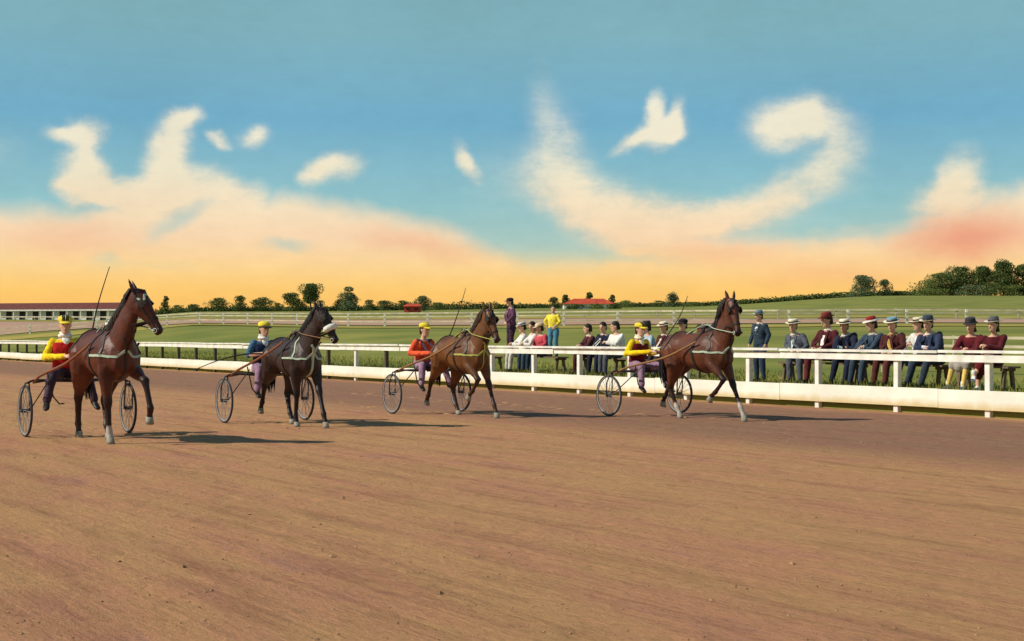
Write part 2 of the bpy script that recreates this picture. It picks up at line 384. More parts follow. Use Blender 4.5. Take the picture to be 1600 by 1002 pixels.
# the far side of the mile track, a band of dirt crossing the infield
YIN = [(-600,150),(0,140),(300,132),(560,112),(900,102),(1200,99),(1700,97),(2300,92)]
YOUT = [(-600,215),(0,205),(300,172),(560,158),(900,142),(1200,122),(1700,115),(2300,108)]
def band(name, ya, yb, mat, dz):
    vsx, fs = [], []; xs = list(range(-600, 2301, 20)); NB = 7
    for i, px in enumerate(xs):
        wob = noise.noise(V((px*.02, ya(px)*.1, 3)))*1.2
        for k in range(NB):
            Y = ya(px)*(1-k/(NB-1))+yb(px)*k/(NB-1)+wob*(name != 'far_track'); vsx.append(tuple(at(px, Y, dz)))
        if i:
            for k in range(NB-1): fs.append(((i-1)*NB+k, i*NB+k, i*NB+k+1, (i-1)*NB+k+1))
    me = bpy.data.meshes.new(name); me.from_pydata(vsx, [], fs); tag(link(name, me, mat), kind='structure')
band('far_track', lambda x: interp(YIN, x), lambda x: interp(YOUT, x), M_fardirt, .05)
M_dry = material('dry_grass', (.40,.31,.075), .95, 0, .25, .5, 12, col2=(.27,.235,.055), spec=.1)
band('dry_grass_verge', lambda x: interp(YIN, x)-13, lambda x: interp(YIN, x)-4.5, M_dry, .035)
band('dry_grass_verge', lambda x: interp(YOUT, x)+5, lambda x: interp(YOUT, x)+22, M_dry, .035)

# ------------------------------------------------------------------ the white rail along the track
fence = thing('rail_fence', fp(0, 0), HEAD, 'long white track rail with capped top and wide base board beside the dirt', 'fence')
bm = bmesh.new(); box(bm, -.06, .06, 0, .12, -.05, 1.205); bmesh.ops.bevel(bm, geom=bm.edges[:], offset=.008, segments=1, affect='EDGES')
post0 = build('post', bm, M_white, fence); i = 0
pm_dark = post0.data.copy(); pm_dark.materials.clear(); pm_dark.materials.append(M_shadepost)
bm = bmesh.new(); box(bm, -2.195, 2.195, -.085, .135, 1.212, 1.265); cap_me = bpy.data.meshes.new('cap_rail'); bm.to_mesh(cap_me); bm.free(); cap_me.materials.append(M_white)
bm = bmesh.new(); box(bm, -2.195, 2.195, -.040, -.002, 1.05, 1.185); rb_me = bpy.data.meshes.new('rail_board'); bm.to_mesh(rb_me); bm.free(); rb_me.materials.append(M_white)
bm = bmesh.new(); box(bm, -2.195, 2.195, -.042, -.002, .13, .50); bb_me = bpy.data.meshes.new('base_board'); bm.to_mesh(bb_me); bm.free(); bb_me.materials.append(M_base)
post_ts = [10.3-2.2*k for k in range(60)]
for k, t in enumerate(post_ts):
    o = post0 if k == 0 else post0.copy()
    if k: COL.objects.link(o)
    if t < -20 and abs(t+27.1) > .5: o.data = pm_dark  # posts farther left take the painted shade, all but one
    o.location = (t+random.uniform(-.03,.03), 0, random.uniform(-.004,.004)); o.rotation_euler = (random.uniform(-.006,.006), random.uniform(-.008,.008), 0)
for k in range(30):
    t = 9.2-4.4*k
    for nm, dm in (('cap_rail', cap_me), ('rail_board', rb_me), ('base_board', bb_me)):
        o = bpy.data.objects.new(nm, dm); COL.objects.link(o); o.parent = fence
        o.location = (t, random.uniform(-.006,.006), random.uniform(-.012,.012)); o.rotation_euler = (random.uniform(-.02,.02), random.uniform(-.003,.003), 0)

# rails round the far track and behind the benches
def rail_fence(label, ptsY, x0, x1, spacing, hgt, rails, mat, pw, name='rail_fence', rmat=None):
    # walk along the line in steps of `spacing`
    pts = []; px = x0; last = None
    while px <= x1:
        p = at(px, interp(ptsY, px))
        if last is None or (p-last).length >= spacing: pts.append(p); last = p
        px += 1
    root = thing(name, pts[len(pts)//2], 0, label, 'fence'); org = pts[len(pts)//2]
    pm = None
    for p in pts:
        if pm is None:
            bm = bmesh.new(); box(bm, -pw/2, pw/2, -pw/2, pw/2, -.1, hgt); o = build('post', bm, mat, root); pm = o.data
        else:
            o = bpy.data.objects.new('post', pm); COL.objects.link(o); o.parent = root
        o.location = p-org
    for a, b in zip(pts, pts[1:]):
        for (z, w, th) in rails:
            bm = bmesh.new(); bar(bm, a-org+V((0,-pw/2-th/2-.003,z)), b-org+V((0,-pw/2-th/2-.003,z)), th, w); build('rail', bm, rmat or mat, root)
YF = [(x, y-3) for x, y in YIN]
rail_fence('white two rail fence with tall posts along the near edge of the far track', YF, -60, 1720, 3.9, .98, ((.74,.10,.05),(.36,.09,.05)), M_white, .15, rmat=M_dullpaint)
YF2 = [(x, y+3) for x, y in YOUT]
rail_fence('pale rail fence along the outer edge of the far track', YF2, -60, 1720, 5.0, .85, ((.72,.15,.05),), M_dullpaint, .14)
pt = [fp(t, 7.5) for t in (4,3,2,1,0,-2,-4,-6,-8,-10)]
ptsY = sorted([(800+FPX*p.x/p.y, p.y) for p in pt])
rail_fence('low pale rail fence on the turf behind the seated spectators', ptsY, ptsY[0][0], ptsY[-1][0], 2.4, 1.02, ((.96,.07,.04),(.74,.07,.04)), M_dullpaint, .08)

# ------------------------------------------------------------------ buildings
M_roof = material('dark_red_shingle', (.16,.045,.032), .85, .3, 1.5, .4, 6)
M_wall = material('whitewash', (.74,.72,.68), .8, .12, .8)
M_door = material('dark_opening', (.035,.032,.035), .9, .2, 2)
M_redroof = material('red_roof', (.55,.075,.03), .7, .3, .8)
M_redwall = material('red_board', (.40,.06,.03), .75, .25, 2)
def stable():
    a = at(-120, 262); b = at(203, 251); z = min(a.z, b.z)-.1
    d = (b-a); d.z = 0; L = d.length; ang = math.atan2(d.y, d.x)
    r = thing('stable', V((a.x, a.y, z)), ang, 'long low white stable with a dark red roof and a row of dark doors', 'stable')
    bm = bmesh.new(); box(bm, 0, L, 0, 7, 0, 1.95); build('wall', bm, M_wall, r)
    bm = bmesh.new(); prof = [(-.7,2.02),(3.5,3.35),(7.7,2.02),(7.7,1.9),(3.5,3.18),(-.7,1.9)]
    rings(bm, [[V((x, y, zz)) for y, zz in prof] for x in (-.4, L+.4)], None, None)
    for x in (-.4, L+.4):
        for q in ((0,1,4,5),(1,2,3,4)): bm.faces.new([bm.verts.new((x, prof[k][0], prof[k][1])) for k in q])
    rf = build('roof', bm, M_roof, r)
    bm = bmesh.new(); box(bm, -.45, L+.45, -.76, -.71, 1.80, 2.06); build('eaves_board', bm, M_white, r)
    dm = fm = wm = None; x = 1.2
    while x < L-1.5:
        if dm is None:
            bm = bmesh.new(); box(bm, 0, 1.25, -.05, -.01, .05, 1.75); o = build('door', bm, M_door, r); dm = o.data
            bm = bmesh.new(); box(bm, -.09, .0, -.09, -.005, 0, 1.85); box(bm, 1.25, 1.34, -.09, -.005, 0, 1.85); box(bm, 0, 1.25, -.09, -.005, 1.75, 1.85); f = build('door_frame', bm, M_white, o); fm = f.data
            bm = bmesh.new(); box(bm, 0, .14, -.68, -.54, 0, 1.9); w = build('veranda_post', bm, M_white, r); wm = w.data
        else:
            o = bpy.data.objects.new('door', dm); COL.objects.link(o); o.parent = r
            f = bpy.data.objects.new('door_frame', fm); COL.objects.link(f); f.parent = o
            w = bpy.data.objects.new('veranda_post', wm); COL.objects.link(w); w.parent = r
        o.location = (x, 0, 0); w.location = (x+1.9, 0, 0); x += 2.75
stable()
def hip_house(px, Y, wpx, hwall, hroof, depth, label, wallm, roofm):
    p = at(px, Y); W = wpx/FPX*Y; r = thing('red_roofed_house', p, 0, label, 'house')
    bm = bmesh.new(); box(bm, -W/2+.3, W/2-.3, 0, depth, -.3, hwall); build('wall', bm, wallm, r)
    bm = bmesh.new(); e = .5
    b = [bm.verts.new(q) for q in ((-W/2,-e,hwall+.01),(W/2,-e,hwall+.01),(W/2,depth+e,hwall+.01),(-W/2,depth+e,hwall+.01))]
    t1 = bm.verts.new((-W/2+W*.22, depth/2, hwall+hroof)); t2 = bm.verts.new((W/2-W*.22, depth/2, hwall+hroof))
    for f in ((b[0],b[1],t2,t1),(b[2],b[3],t1,t2),(b[1],b[2],t2),(b[3],b[0],t1),(b[3],b[2],b[1],b[0])): bm.faces.new(f)
    rf = build('roof', bm, roofm, r)
    k = max(2, int(W/2.6))
    for i in range(k):
        bm = bmesh.new(); x = -W/2+.3+(i+.5)*(W-.6)/k; box(bm, x-.4, x+.4, -.04, -.005, .5, hwall-.35); build('window', bm, M_door, r)
hip_house(921, 330, 84, 1.15, 1.35, 7, 'wide house with a bright red hipped roof on the far ridge', M_wall, M_redroof)
hip_house(644, 300, 30, 1.25, .6, 3, 'small red shed half hidden among the trees above the third driver', M_redwall, M_redroof)

# ------------------------------------------------------------------ trees
def leaves(bm, c, rx, ry, rz, n, s, rnd):
    for _ in range(n):
        while True:
            q = V((rnd.uniform(-1,1), rnd.uniform(-1,1), rnd.uniform(-1,1)))
            if q.length < 1: break
        q = q.normalized()*(q.length**.55)*rnd.choice((1,1,1,1.18))
        p = V(c)+V((q.x*rx, q.y*ry, q.z*rz))
        a = V((rnd.gauss(0,1), rnd.gauss(0,1), rnd.gauss(0,1))).normalized(); b = a.orthogonal().normalized(); cc = a.cross(b)
        k = s*rnd.uniform(.6,1.3)
        bm.faces.new([bm.verts.new(p+b*k), bm.verts.new(p+cc*k*.8), bm.verts.new(p-b*k*.9), bm.verts.new(p-cc*k*.7)])
def tree(px, Y, wpx, top, label, style=0, mi=0, base=None, group='trees along the far side of the track'):
    rnd = random.Random(px*13+top)
    p = at(px, Y); yb = HOR-(p.z-EYE)*FPX/Y
    hgt = max(1.2, (yb-top)*Y/FPX)*1.02; w = wpx/FPX*Y*(1.42 if px > 1420 else 1.22)
    r = thing('tree', p, rnd.uniform(0, 6), label, 'tree', group)
    bm = bmesh.new(); th = hgt*(.55 if style == 1 else .4)
    lean = V((rnd.uniform(-.05,.05)*hgt, rnd.uniform(-.05,.05)*hgt, 0))
    tube(bm, [(0,0,-.2), lean*.5+V((0,0,th*.5)), lean+V((0,0,th)), lean*1.2+V((0,0,hgt*.8))], [hgt*.035, hgt*.028, hgt*.022, hgt*.008], 7)
    for k in range(5):
        a = rnd.uniform(0, 6.28); z0 = th*rnd.uniform(.6, 1.1)
        tube(bm, [lean*(z0/th)+V((0,0,z0)), V((math.cos(a)*w*.2, math.sin(a)*w*.2, z0+hgt*.12)), V((math.cos(a)*w*.34, math.sin(a)*w*.34, z0+hgt*.25))], [hgt*.014, hgt*.009, hgt*.004], 5)
    build('trunk', bm, M_bark, r, True)
    bm = bmesh.new()
    nb_ = rnd.randint(13, 18); dens = int(5200*min(1.5, max(.3, w*hgt/50)))
    for k in range(nb_):
        if style == 0:      # round, leafy to the ground
            zz = rnd.uniform(.05, .84); rr = math.sin(math.pi*min(1, zz*.8+.22))**.6
        elif style == 1:    # high crown on a bare trunk
            zz = rnd.uniform(.36, .90); rr = .45+.9*abs(zz-.5)
        elif style == 2:    # tall pointed
            zz = rnd.uniform(.12, .92); rr = max(.2, 1.0-zz*.75)
        a = rnd.uniform(0, 6.28); q = w*.36*rr*rnd.uniform(.3,1)
        br = w*rnd.uniform(.17,.28)*(.6+.5*rr)
        leaves(bm, (math.cos(a)*q, math.sin(a)*q, hgt*zz), br, br, min(br*.8, hgt*.2), dens//nb_, .10+.010*hgt, rnd)
    zt = .9
    leaves(bm, (0, 0, hgt*zt), w*.18, w*.18, hgt*.1, dens//12, .10+.01*hgt, rnd)
    build('crown', bm, M_leafs[mi], r)
T = [ # x, distance, width, top, label, style, leaf material
 (259,390,14,463,'dark tree showing just behind the head of the leftmost horse',0,0),
 (276,400,20,477,'low bush like tree right of the leftmost horse head',0,1),
 (303,400,26,476,'small rounded tree, first of the open row right of the stable',0,0),
 (341,395,34,466,'broad dark tree with a ragged top left of the narrow rounded tree',0,0),
 (375,395,24,463,'narrow rounded tree standing alone in the row above the second driver',0,0),
 (411,398,36,465,'wide low tree right of the narrow rounded tree above the second driver',0,0),
 (434,402,20,474,'very small tree tucked between two wider trees above the second driver',0,1),
 (458,395,40,459,'large dark dome shaped tree left of the tallest flat topped tree',0,0),
 (486,390,36,444,'tallest tree of the row with a dark flat crown on a bare trunk',1,0),
 (499,396,22,470,'bushy undergrowth tree below the tall flat topped tree',0,1),
 (545,385,34,449,'tall blue green tree right of the white nosed horse',0,2),
 (532,392,20,468,'short tree at the left foot of the tall blue green tree',0,0),
 (578,398,24,469,'small pointed tree just right of the tall blue green tree',2,0),
 (602,398,32,470,'low wide tree right of the small pointed tree',0,0),
 (628,400,26,470,'low dark tree left of the small red shed',0,0),
 (661,330,26,463,'bright green tree standing beside the small red shed',0,2),
 (684,398,32,473,'low hedge like tree right of the small red shed',0,1),
 (720,402,40,477,'flat low tree left of the third horse head',0,0),
 (752,402,30,477,'flat low tree close behind the third horse head',0,0),
 (866,360,24,466,'thin spindly tree above the yellow shirt spectator',2,0),
 (884,338,16,461,'slender tree at the left end of the bright red roof',2,0),
 (921,345,14,457,'slender tree rising from behind the middle of the bright red roof',1,0),
 (957,340,14,461,'slender tree at the right end of the bright red roof',2,0),
 (978,370,30,470,'rounded tree just right of the bright red roof',0,1),
 (1050,375,26,459,'pointed blue green tree above the whip of the rightmost driver',2,2),
 (1028,385,26,470,'low tree left of the pointed blue green tree',0,0),
 (1082,385,40,472,'low tree between the pointed blue green tree and the rightmost horse',0,1),
 (1345,385,44,431,'large rounded tree standing apart on the right hand ridge',0,2),
 (1383,388,20,437,'narrow upright tree on the ridge right of the large rounded tree',0,2),
 (1404,390,30,455,'low rounded tree right of the narrow upright tree on the ridge',0,0),
 (1436,390,34,455,'low dark tree at the left edge of the right hand wood',0,0),
 (1468,382,44,428,'leftmost big tree of the right hand wood with pale green side',0,1),
 (1500,384,40,418,'tall dark tree second from the left in the right hand wood',0,0),
 (1536,382,36,417,'tall rounded tree in the middle of the right hand wood',0,0),
 (1568,380,42,411,'pointed dark tree, tallest of the right hand wood',2,0),
 (1600,382,40,414,'tall dark tree at the right edge of the picture',0,0),
 (1452,378,34,446,'low bushy tree in front of the left side of the right hand wood',0,1),
 (1519,376,36,446,'low green tree filling the gap between the two tall trees of the wood',0,2),
 (1553,377,34,442,'low tree filling the gap left of the pointed tallest tree',0,0),
 (1584,376,30,446,'low tree filling the gap near the right edge of the picture',0,1),
 (897,322,26,475,'low shrub in front of the left half of the red roofed house',0,0),
 (930,322,30,476,'low shrub in front of the middle of the red roofed house',0,1),
 (960,322,24,475,'low shrub in front of the right end of the red roofed house',0,0),
 (1645,384,50,412,'dark tree beyond the right edge of the wood',0,0),
]
for a in T: tree(*a)
# far wood along the ridge: one low mass
bm = bmesh.new(); rnd = random.Random(3); px = 235
while px < 1900:
    Y = 408 if px < 600 else 402
    hpx = (8 if px < 620 else 12 if px < 780 else 7 if px < 1180 else 8 if px < 1440 else 22)*rnd.uniform(.5,1.1)
    p = at(px, Y); s = hpx/FPX*Y
    leaves(bm, (p.x, p.y, p.z+s*.35), s*1.1, s*1.0, s*.75, 110 if hpx < 14 else 240, .24, rnd); px += hpx*.36
tag(build('far_wood', bm, M_leafs[0]), 'low dark wood running along the far ridge', 'wood', kind='stuff')

# ------------------------------------------------------------------ horses
M_hoof = material('hoof_horn', (.30,.27,.21), .6, .3, 12)
M_eye = material('dark_eye', (.008,.006,.005), .15, 0, 4, spec=.6)
M_leather = material('dark_leather', (.030,.022,.018), .5, .3, 14)
M_tan = material('tan_wood', (.26,.125,.045), .55, .25, 12)
M_orange = material('russet_varnished_wood', (.24,.075,.028), .4, .25, 8, stretch=(1,8,8))
M_pale = material('pale_green_webbing', (.42,.50,.38), .8, .15, 20)
M_whiteweb = material('white_webbing', (.70,.68,.60), .8, .15, 20)
M_yelweb = material('yellow_green_webbing', (.40,.40,.10), .8, .15, 20)
M_fleece = material('white_fleece', (.80,.77,.68), .95, .15, 40, .9, 60)
M_rein = material('rein_leather', (.30,.24,.14), .6, .2, 20)
def coat(name, c1, c2, point):
    return material(name, c1, .47, 0, 3.2, .3, 26, col2=c2, spec=.30, attr=[('point', point), ('sock', (.42,.36,.30))])
def front_leg(e, k, f, h):    # elbow, knee, fetlock, hoof as (x, z)
    return e, k, f, h
FORE = {'stand': ((.50,.98),(.52,.55),(.51,.17),(.55,.075)), 'reach': ((.52,1.0),(.74,.62),(.95,.25),(1.03,.095)),
        'fold': ((.52,1.0),(.80,.78),(.69,.43),(.62,.33)), 'lift': ((.54,1.0),(.94,.86),(1.04,.50),(1.00,.37)), 'tuck': ((.54,1.0),(.84,.72),(.60,.50),(.48,.42)),
        'under': ((.50,.98),(.48,.56),(.38,.18),(.42,.075))}
HIND = {'stand': ((-.46,.94),(-.76,.56),(-.72,.17),(-.67,.075)), 'reach': ((-.42,.92),(-.60,.53),(-.44,.20),(-.36,.08)),
        'back': ((-.56,.96),(-.92,.67),(-1.08,.37),(-1.14,.26)), 'push': ((-.54,.94),(-.86,.58),(-.94,.20),(-.91,.08)), 'step': ((-.42,.94),(-.66,.60),(-.62,.24),(-.56,.14))}
def make_horse(label, px, py, scale, legs, poll, pitch, yaw, mats, seed, browband=None, noseroll=False, collar='pale', ear=(.0,.0), socks=(), saddle=None, group='harness horses racing on the dirt track'):
    rnd = random.Random(seed); mc, mm = mats
    Y = EYE*FPX/(py-HOR); foot = V(((px-800)/FPX*Y, Y, 0)); loc = foot - H*(.52*scale); loc.z = 0
    root = thing('horse', loc, HEAD, label, 'horse', group); root.scale = (scale,)*3
    bm = bmesh.new()
    BW = 1.12
    tr = [(-.83,1.20,.07,.09),(-.78,1.20,.15,.18),(-.66,1.23,.235,.265),(-.48,1.25,.275,.30),(-.25,1.235,.265,.285),(0,1.185,.285,.315),(.22,1.175,.285,.345),
          (.40,1.20,.255,.365),(.56,1.20,.225,.31),(.70,1.16,.175,.225),(.78,1.14,.10,.12)]
    loft(bm, [((x,0,z),(0,w*BW,0),(0,0,h*1.03)) for x,z,w,h in tr], 22)
    pk = V((poll[0], poll[1], poll[2]))
    nk = [(V((.36,0,1.28)),.15,.28,50),(V((.52,0,1.36)),.155,.30,48),(V((.66,pk.y*.15,1.50)),.125,.245,55),(V((.80,pk.y*.4,1.72)),.10,.195,58),(V((pk.x-.10,pk.y*.75,pk.z-.16)),.088,.155,50),(V((pk.x,pk.y,pk.z-.03)),.078,.12,40)]
    sts = []
    for c, w, h, a in nk:                                   # section plane: normal along the neck
        t = V((math.cos(R(a)),0,math.sin(R(a)))); d = V((-t.z,0,t.x)); sts.append((c, V((0,w*1.1,0)), d*h*1.06))
    loft(bm, sts, 18)
    Y_ = Matrix.Rotation(R(yaw), 3, 'Z')
    ax = Y_ @ V((math.cos(R(pitch)),0,-math.sin(R(pitch)))); fr = Y_ @ V((math.sin(R(pitch)),0,math.cos(R(pitch)))); sd_ = Y_ @ V((0,1,0))
    hs = [(-.06,.050,.06,0),(-.01,.078,.098,-.01),(.06,.092,.125,-.02),(.14,.098,.142,-.032),(.22,.094,.138,-.032),(.30,.078,.108,-.018),(.39,.062,.086,-.006),(.48,.056,.074,0),(.55,.062,.072,-.002),(.60,.056,.062,-.006),(.63,.036,.038,-.012)]
    loft(bm, [(pk+ax*s+fr*o, sd_*w, fr*h) for s,w,h,o in hs], 16)
    for sy in (-1, 1):                                      # cheek, brow, nostril, ears
        ball(bm, pk+ax*.17-fr*.05+sd_*sy*.055, .06,.05,.085)
        ball(bm, pk+ax*.15+fr*.06+sd_*sy*.068, .035,.03,.03)
        ball(bm, pk+ax*.575+fr*.03+sd_*sy*.045, .028,.022,.028)
        eb = pk-ax*.045+sd_*sy*.055+fr*.0; et = eb - ax*(.175) + sd_*sy*(.035)+fr*(.02+ear[0 if sy<0 else 1])
        tube(bm, [eb, eb.lerp(et,.35), eb.lerp(et,.7), et], [.030,.040,.029,.010], 8, .6, side=sd_)
        ball(bm, (.50,sy*.17,1.16), .17,.10,.26); ball(bm, (-.56,sy*.15,1.20), .22,.13,.27); ball(bm, (.70,sy*.085,1.10), .09,.085,.14)
    loft(bm, [((.40+.1*k,0,1.50-.012*k),(0,.05,0),(0,0,.085-.012*k)) for k in range(-4,3)], 10)   # withers
    hooves = []; low = []
    for key, sy in (('RF',-1),('LF',1),('RH',-1),('LH',1)):
        fore = key[1] == 'F'
        a, k, f, h = [V((q[0], 0, q[1])) for q in (FORE if fore else HIND)[legs[key]]]
        yk = .165*sy if fore else .165*sy; yf = .13*sy
        a.y = .18*sy; k.y = yk*(1.35 if legs[key] == 'lift' else .92); f.y = yf*(2.0 if legs[key] == 'lift' else 1); h.y = yf*(2.0 if legs[key] == 'lift' else 1)
        if fore:
            s0 = V((.50,.15*sy,1.20))
            P_ = [s0, a, a.lerp(k,.35), a.lerp(k,.75), k, k.lerp(f,.2), k.lerp(f,.6), k.lerp(f,.88), f, f.lerp(h,.6), h]
            rr = [.14,.105,.088,.056,.058,.043,.034,.036,.047,.037,.044]
        else:
            s0 = V((-.54,.14*sy,1.20)); hk = k + (k-f).normalized()*.05
            P_ = [s0, a, a.lerp(k,.35), a.lerp(k,.75), k, k.lerp(f,.2), k.lerp(f,.6), k.lerp(f,.88), f, f.lerp(h,.6), h]
            rr = [.22,.165,.118,.068,.064,.048,.038,.039,.049,.038,.045]
            tube(bm, [k+V((-.02,0,.02)), hk+V((-.03,0,.03)), a.lerp(k,.6)+V((-.05,0,.0))], [.03,.026,.02], 8)
        rr = [q*1.10 for q in rr]
        tube(bm, P_, rr, 12, .92 if fore else .85, side=(0,1,0) if True else None)
        low.append((key, k, f, h)); hooves.append((f, h))
    me = remesh(bm, .0165, 4)
    NR = [v.normal.copy() for v in me.vertices]
    for v, vn in zip(me.vertices, NR):                      # slight muscle relief
        n_ = noise.noise(v.co*7+V((seed,0,0))); v.co += vn*n_*.006
    pa = me.attributes.new('point','FLOAT','POINT'); so = me.attributes.new('sock','FLOAT','POINT')
    def dseg(p, a, b):
        ab = b-a; t = max(0, min(1, (p-a).dot(ab)/max(1e-6, ab.length_squared))); return (p-a-ab*t).length
    muzz = pk+ax*.62
    for i_, v in enumerate(me.vertices):
        p = v.co; dk = 0.0; sk = 0.0
        if p.z < 1.0:
            for key, k, f, h in low:
                dk = max(dk, 1-sm(.07,.15,min(dseg(p,k,f), dseg(p,f,h))))
                if key in socks: sk = max(sk, 1-sm(.06,.085,dseg(p, f.lerp(h,-.1), h)))
        dk = max(dk*.9, .85*(1-sm(.08,.18,(p-muzz).length)))
        pa.data[i_].value = dk; so.data[i_].value = sk
    bvh = bvh_of(me)
    link('body', me, mc, root)
    for (f, h) in hooves:                                   # hooves
        d = (h-f).normalized(); toe = V((1,0,0))-d*d.x; toe = toe.normalized() if toe.length > .05 else V((0,0,1)); flat_ = h.z < .1
        dn = V((0,0,-1)) if flat_ else (d*.75+V((0,0,-.25))).normalized(); tx = V((1,0,0))-dn*dn.x; tx = tx.normalized() if tx.length > .2 else V((0,0,1)); ty = dn.cross(tx)
        bm = bmesh.new(); c = h+dn*0.0
        L = c.z if flat_ else .08
        loft(bm, [(c-dn*.012+tx*.0, tx*.049, ty*.048),(c+dn*L*.5+tx*.014, tx*.056, ty*.052),(c+dn*L+tx*.024, tx*.066, ty*.060)], 14); build('hoof', bm, M_hoof, root, True)
    # mane and forelock: tapered locks along the crest
    bm = bmesh.new(); crest = []
    cp = [V((.40,0,1.58)), V((.52,0,1.66)), V((.62,pk.y*.2,1.78)), V((.72,pk.y*.45,1.94)), V((pk.x-.16,pk.y*.8,pk.z+.0)), V((pk.x-.06,pk.y,pk.z+.05))]
    for p in spline(cp, 9):
        q, nrm, _, _ = bvh.find_nearest(p); crest.append((q, nrm))
    for q, nrm in crest:
        for k in range(3):
            sgn = -1 if rnd.random() < .8 else 1
            ln = rnd.uniform(.14,.26); o = V((rnd.uniform(-.02,.02), 0, 0))
            a0 = q+o-nrm*.01; a1 = q+o+V((-.02, sgn*.05, .012)); a2 = q+o+V((-.05+rnd.uniform(-.02,.02), sgn*.11, -ln*.5)); a3 = q+o+V((-.06+rnd.uniform(-.03,.03), sgn*.12, -ln))
            tube(bm, [a0,a1,a2,a3], [.014,.016,.013,.004], 5, .6)
    for k in range(9):
        a0 = pk-ax*.04+sd_*rnd.uniform(-.03,.03)+fr*.05; tube(bm, [a0, a0+fr*.06+ax*.05, a0+ax*rnd.uniform(.12,.2)+fr*.05+sd_*rnd.uniform(-.03,.03)], [.012,.013,.004], 5)
    build('mane', bm, mm, root, True)
    bm = bmesh.new()
    for k in range(46):                                     # tail
        s = rnd.uniform(-1,1); b_ = rnd.uniform(-1,1); ln = rnd.uniform(.55,.82)
        tube(bm, [(-.80,s*.02,1.36),(-.90-.02*b_,s*.035,1.35+.01*b_),(-.98-.03*b_,s*.055,1.20),(-.98-.05*b_,s*.075,1.36-ln*.75),(-.94-.06*b_,s*.06+.02*b_,1.36-ln)], [.02,.022,.018,.014,.004], 5)
    build('tail', bm, mm, root, True)
    for sy in (-1,1):
        bm = bmesh.new(); ball(bm, pk+ax*.17+fr*.052+sd_*sy*.083, .022,.018,.022, 10, 7); build('eye', bm, M_eye, root, True)
        bm = bmesh.new(); ball(bm, pk+ax*.585+fr*.030+sd_*sy*.063, .012,.010,.016, 8, 5); build('nostril', bm, M_eye, root, True)
    # bridle: crown, brow band, cheek pieces with blinkers, nose band
    bm = bmesh.new()
    def headloop(s, w, a0=0, a1=360, out=.3):
        ps = [pk+ax*s+sd_*(out*math.cos(R(a)))+fr*(out*math.sin(R(a))) for a in range(a0, a1+1, 20)]
        strap(bm, bvh, ps, w, .010, 2)
    headloop(.44, .028); 
    for sy in (-1,1):
        strap(bm, bvh, [pk-ax*.03+sd_*sy*.02+fr*.12, pk+ax*.0+sd_*sy*.2+fr*.02, pk+ax*.2+sd_*sy*.2, pk+ax*.45+sd_*sy*.2-fr*.01, pk+ax*.56+sd_*sy*.15-fr*.03], .022, .010, 5)
    br = build('bridle', bm, M_leather, root)
    bm = bmesh.new(); headloop(.07, .028, 0, 180); build('brow_band', bm, browband or M_leather, br)
    for sy in (-1,1):
        c = pk+ax*.17+fr*.035+sd_*sy*.115; bm = bmesh.new(); u = (ax*.8+fr*.2).normalized(); w = u.cross(sd_).normalized(); o = (sd_*sy).normalized()
        vsx_ = [c+u*.05+w*.05, c+u*.05-w*.05, c-u*.05-w*.05, c-u*.05+w*.05]
        rings(bm, [[q for q in vsx_],[q+o*.008 for q in vsx_]], c, c+o*.012); build('blinker', bm, M_leather, br)
        bm = bmesh.new(); cb = pk+ax*.565-fr*.02+sd_*sy*.066
        tube(bm, [cb+(ax*math.cos(a)+fr*math.sin(a))*.03 for a in [k*math.pi/5 for k in range(11)]], .005, 5, cap=False); build('bit_ring', bm, M_whiteweb, br, True)
    if noseroll:
        bm = bmesh.new(); ps = [pk+ax*.36+sd_*(.079*math.cos(R(a)))+fr*(.100*math.sin(R(a))-.004) for a in range(-30, 211, 15)]
        tube(bm, ps, [.038]+[.056]*(len(ps)-2)+[.038], 10); build('shadow_roll', bm, M_fleece, br, True)
    # harness: pad, girth, breast strap, neck strap, breeching
    W = {'pale': M_pale, 'yellow': M_yelweb, 'white': M_whiteweb}[collar]
    hn = None
    bm = bmesh.new()
    ps = [V((.20,.6*math.cos(R(a)),1.18+.6*math.sin(R(a)))) for a in range(-90, 271, 15)]
    strap(bm, bvh, ps, .055, .012, 2); hn = build('girth', bm, M_leather, root)
    bm = bmesh.new(); strap(bm, bvh, [V((.20,.6*math.cos(R(a)),1.18+.6*math.sin(R(a)))) for a in range(65, 116, 10)], .11, .035, 2); build('saddle_pad', bm, saddle or M_leather, root)
    bm = bmesh.new()
    for sy in (-1,1):
        q,_,_,_ = bvh.find_nearest(V((.20,sy*.13,1.7))); tube(bm, [q+V((0,0,.02+.025*0)), q+V((0,0,.05)), q+V((.0,sy*.03,.075)), q+V((0,sy*.055,.05)), q+V((0,sy*.03,.035))], .006, 5)
    build('terret', bm, M_whiteweb, root, True)
    bm = bmesh.new()
    strap(bm, bvh, [(.20,-.5,1.22),(.45,-.5,1.20),(.66,-.42,1.20),(.85,-.22,1.20),(.95,0,1.20),(.85,.22,1.20),(.66,.42,1.20),(.45,.5,1.20),(.20,.5,1.22)], .032, .010, 7); build('breast_strap', bm, W, root)
    bm = bmesh.new()
    strap(bm, bvh, [(.42,0,1.8),(.50,-.25,1.62),(.62,-.4,1.42),(.68,-.4,1.22)], .03, .010, 8); strap(bm, bvh, [(.42,0,1.8),(.50,.25,1.62),(.62,.4,1.42),(.68,.4,1.22)], .022, .010, 8); build('neck_strap', bm, W if noseroll else M_leather, root)
    bm = bmesh.new()
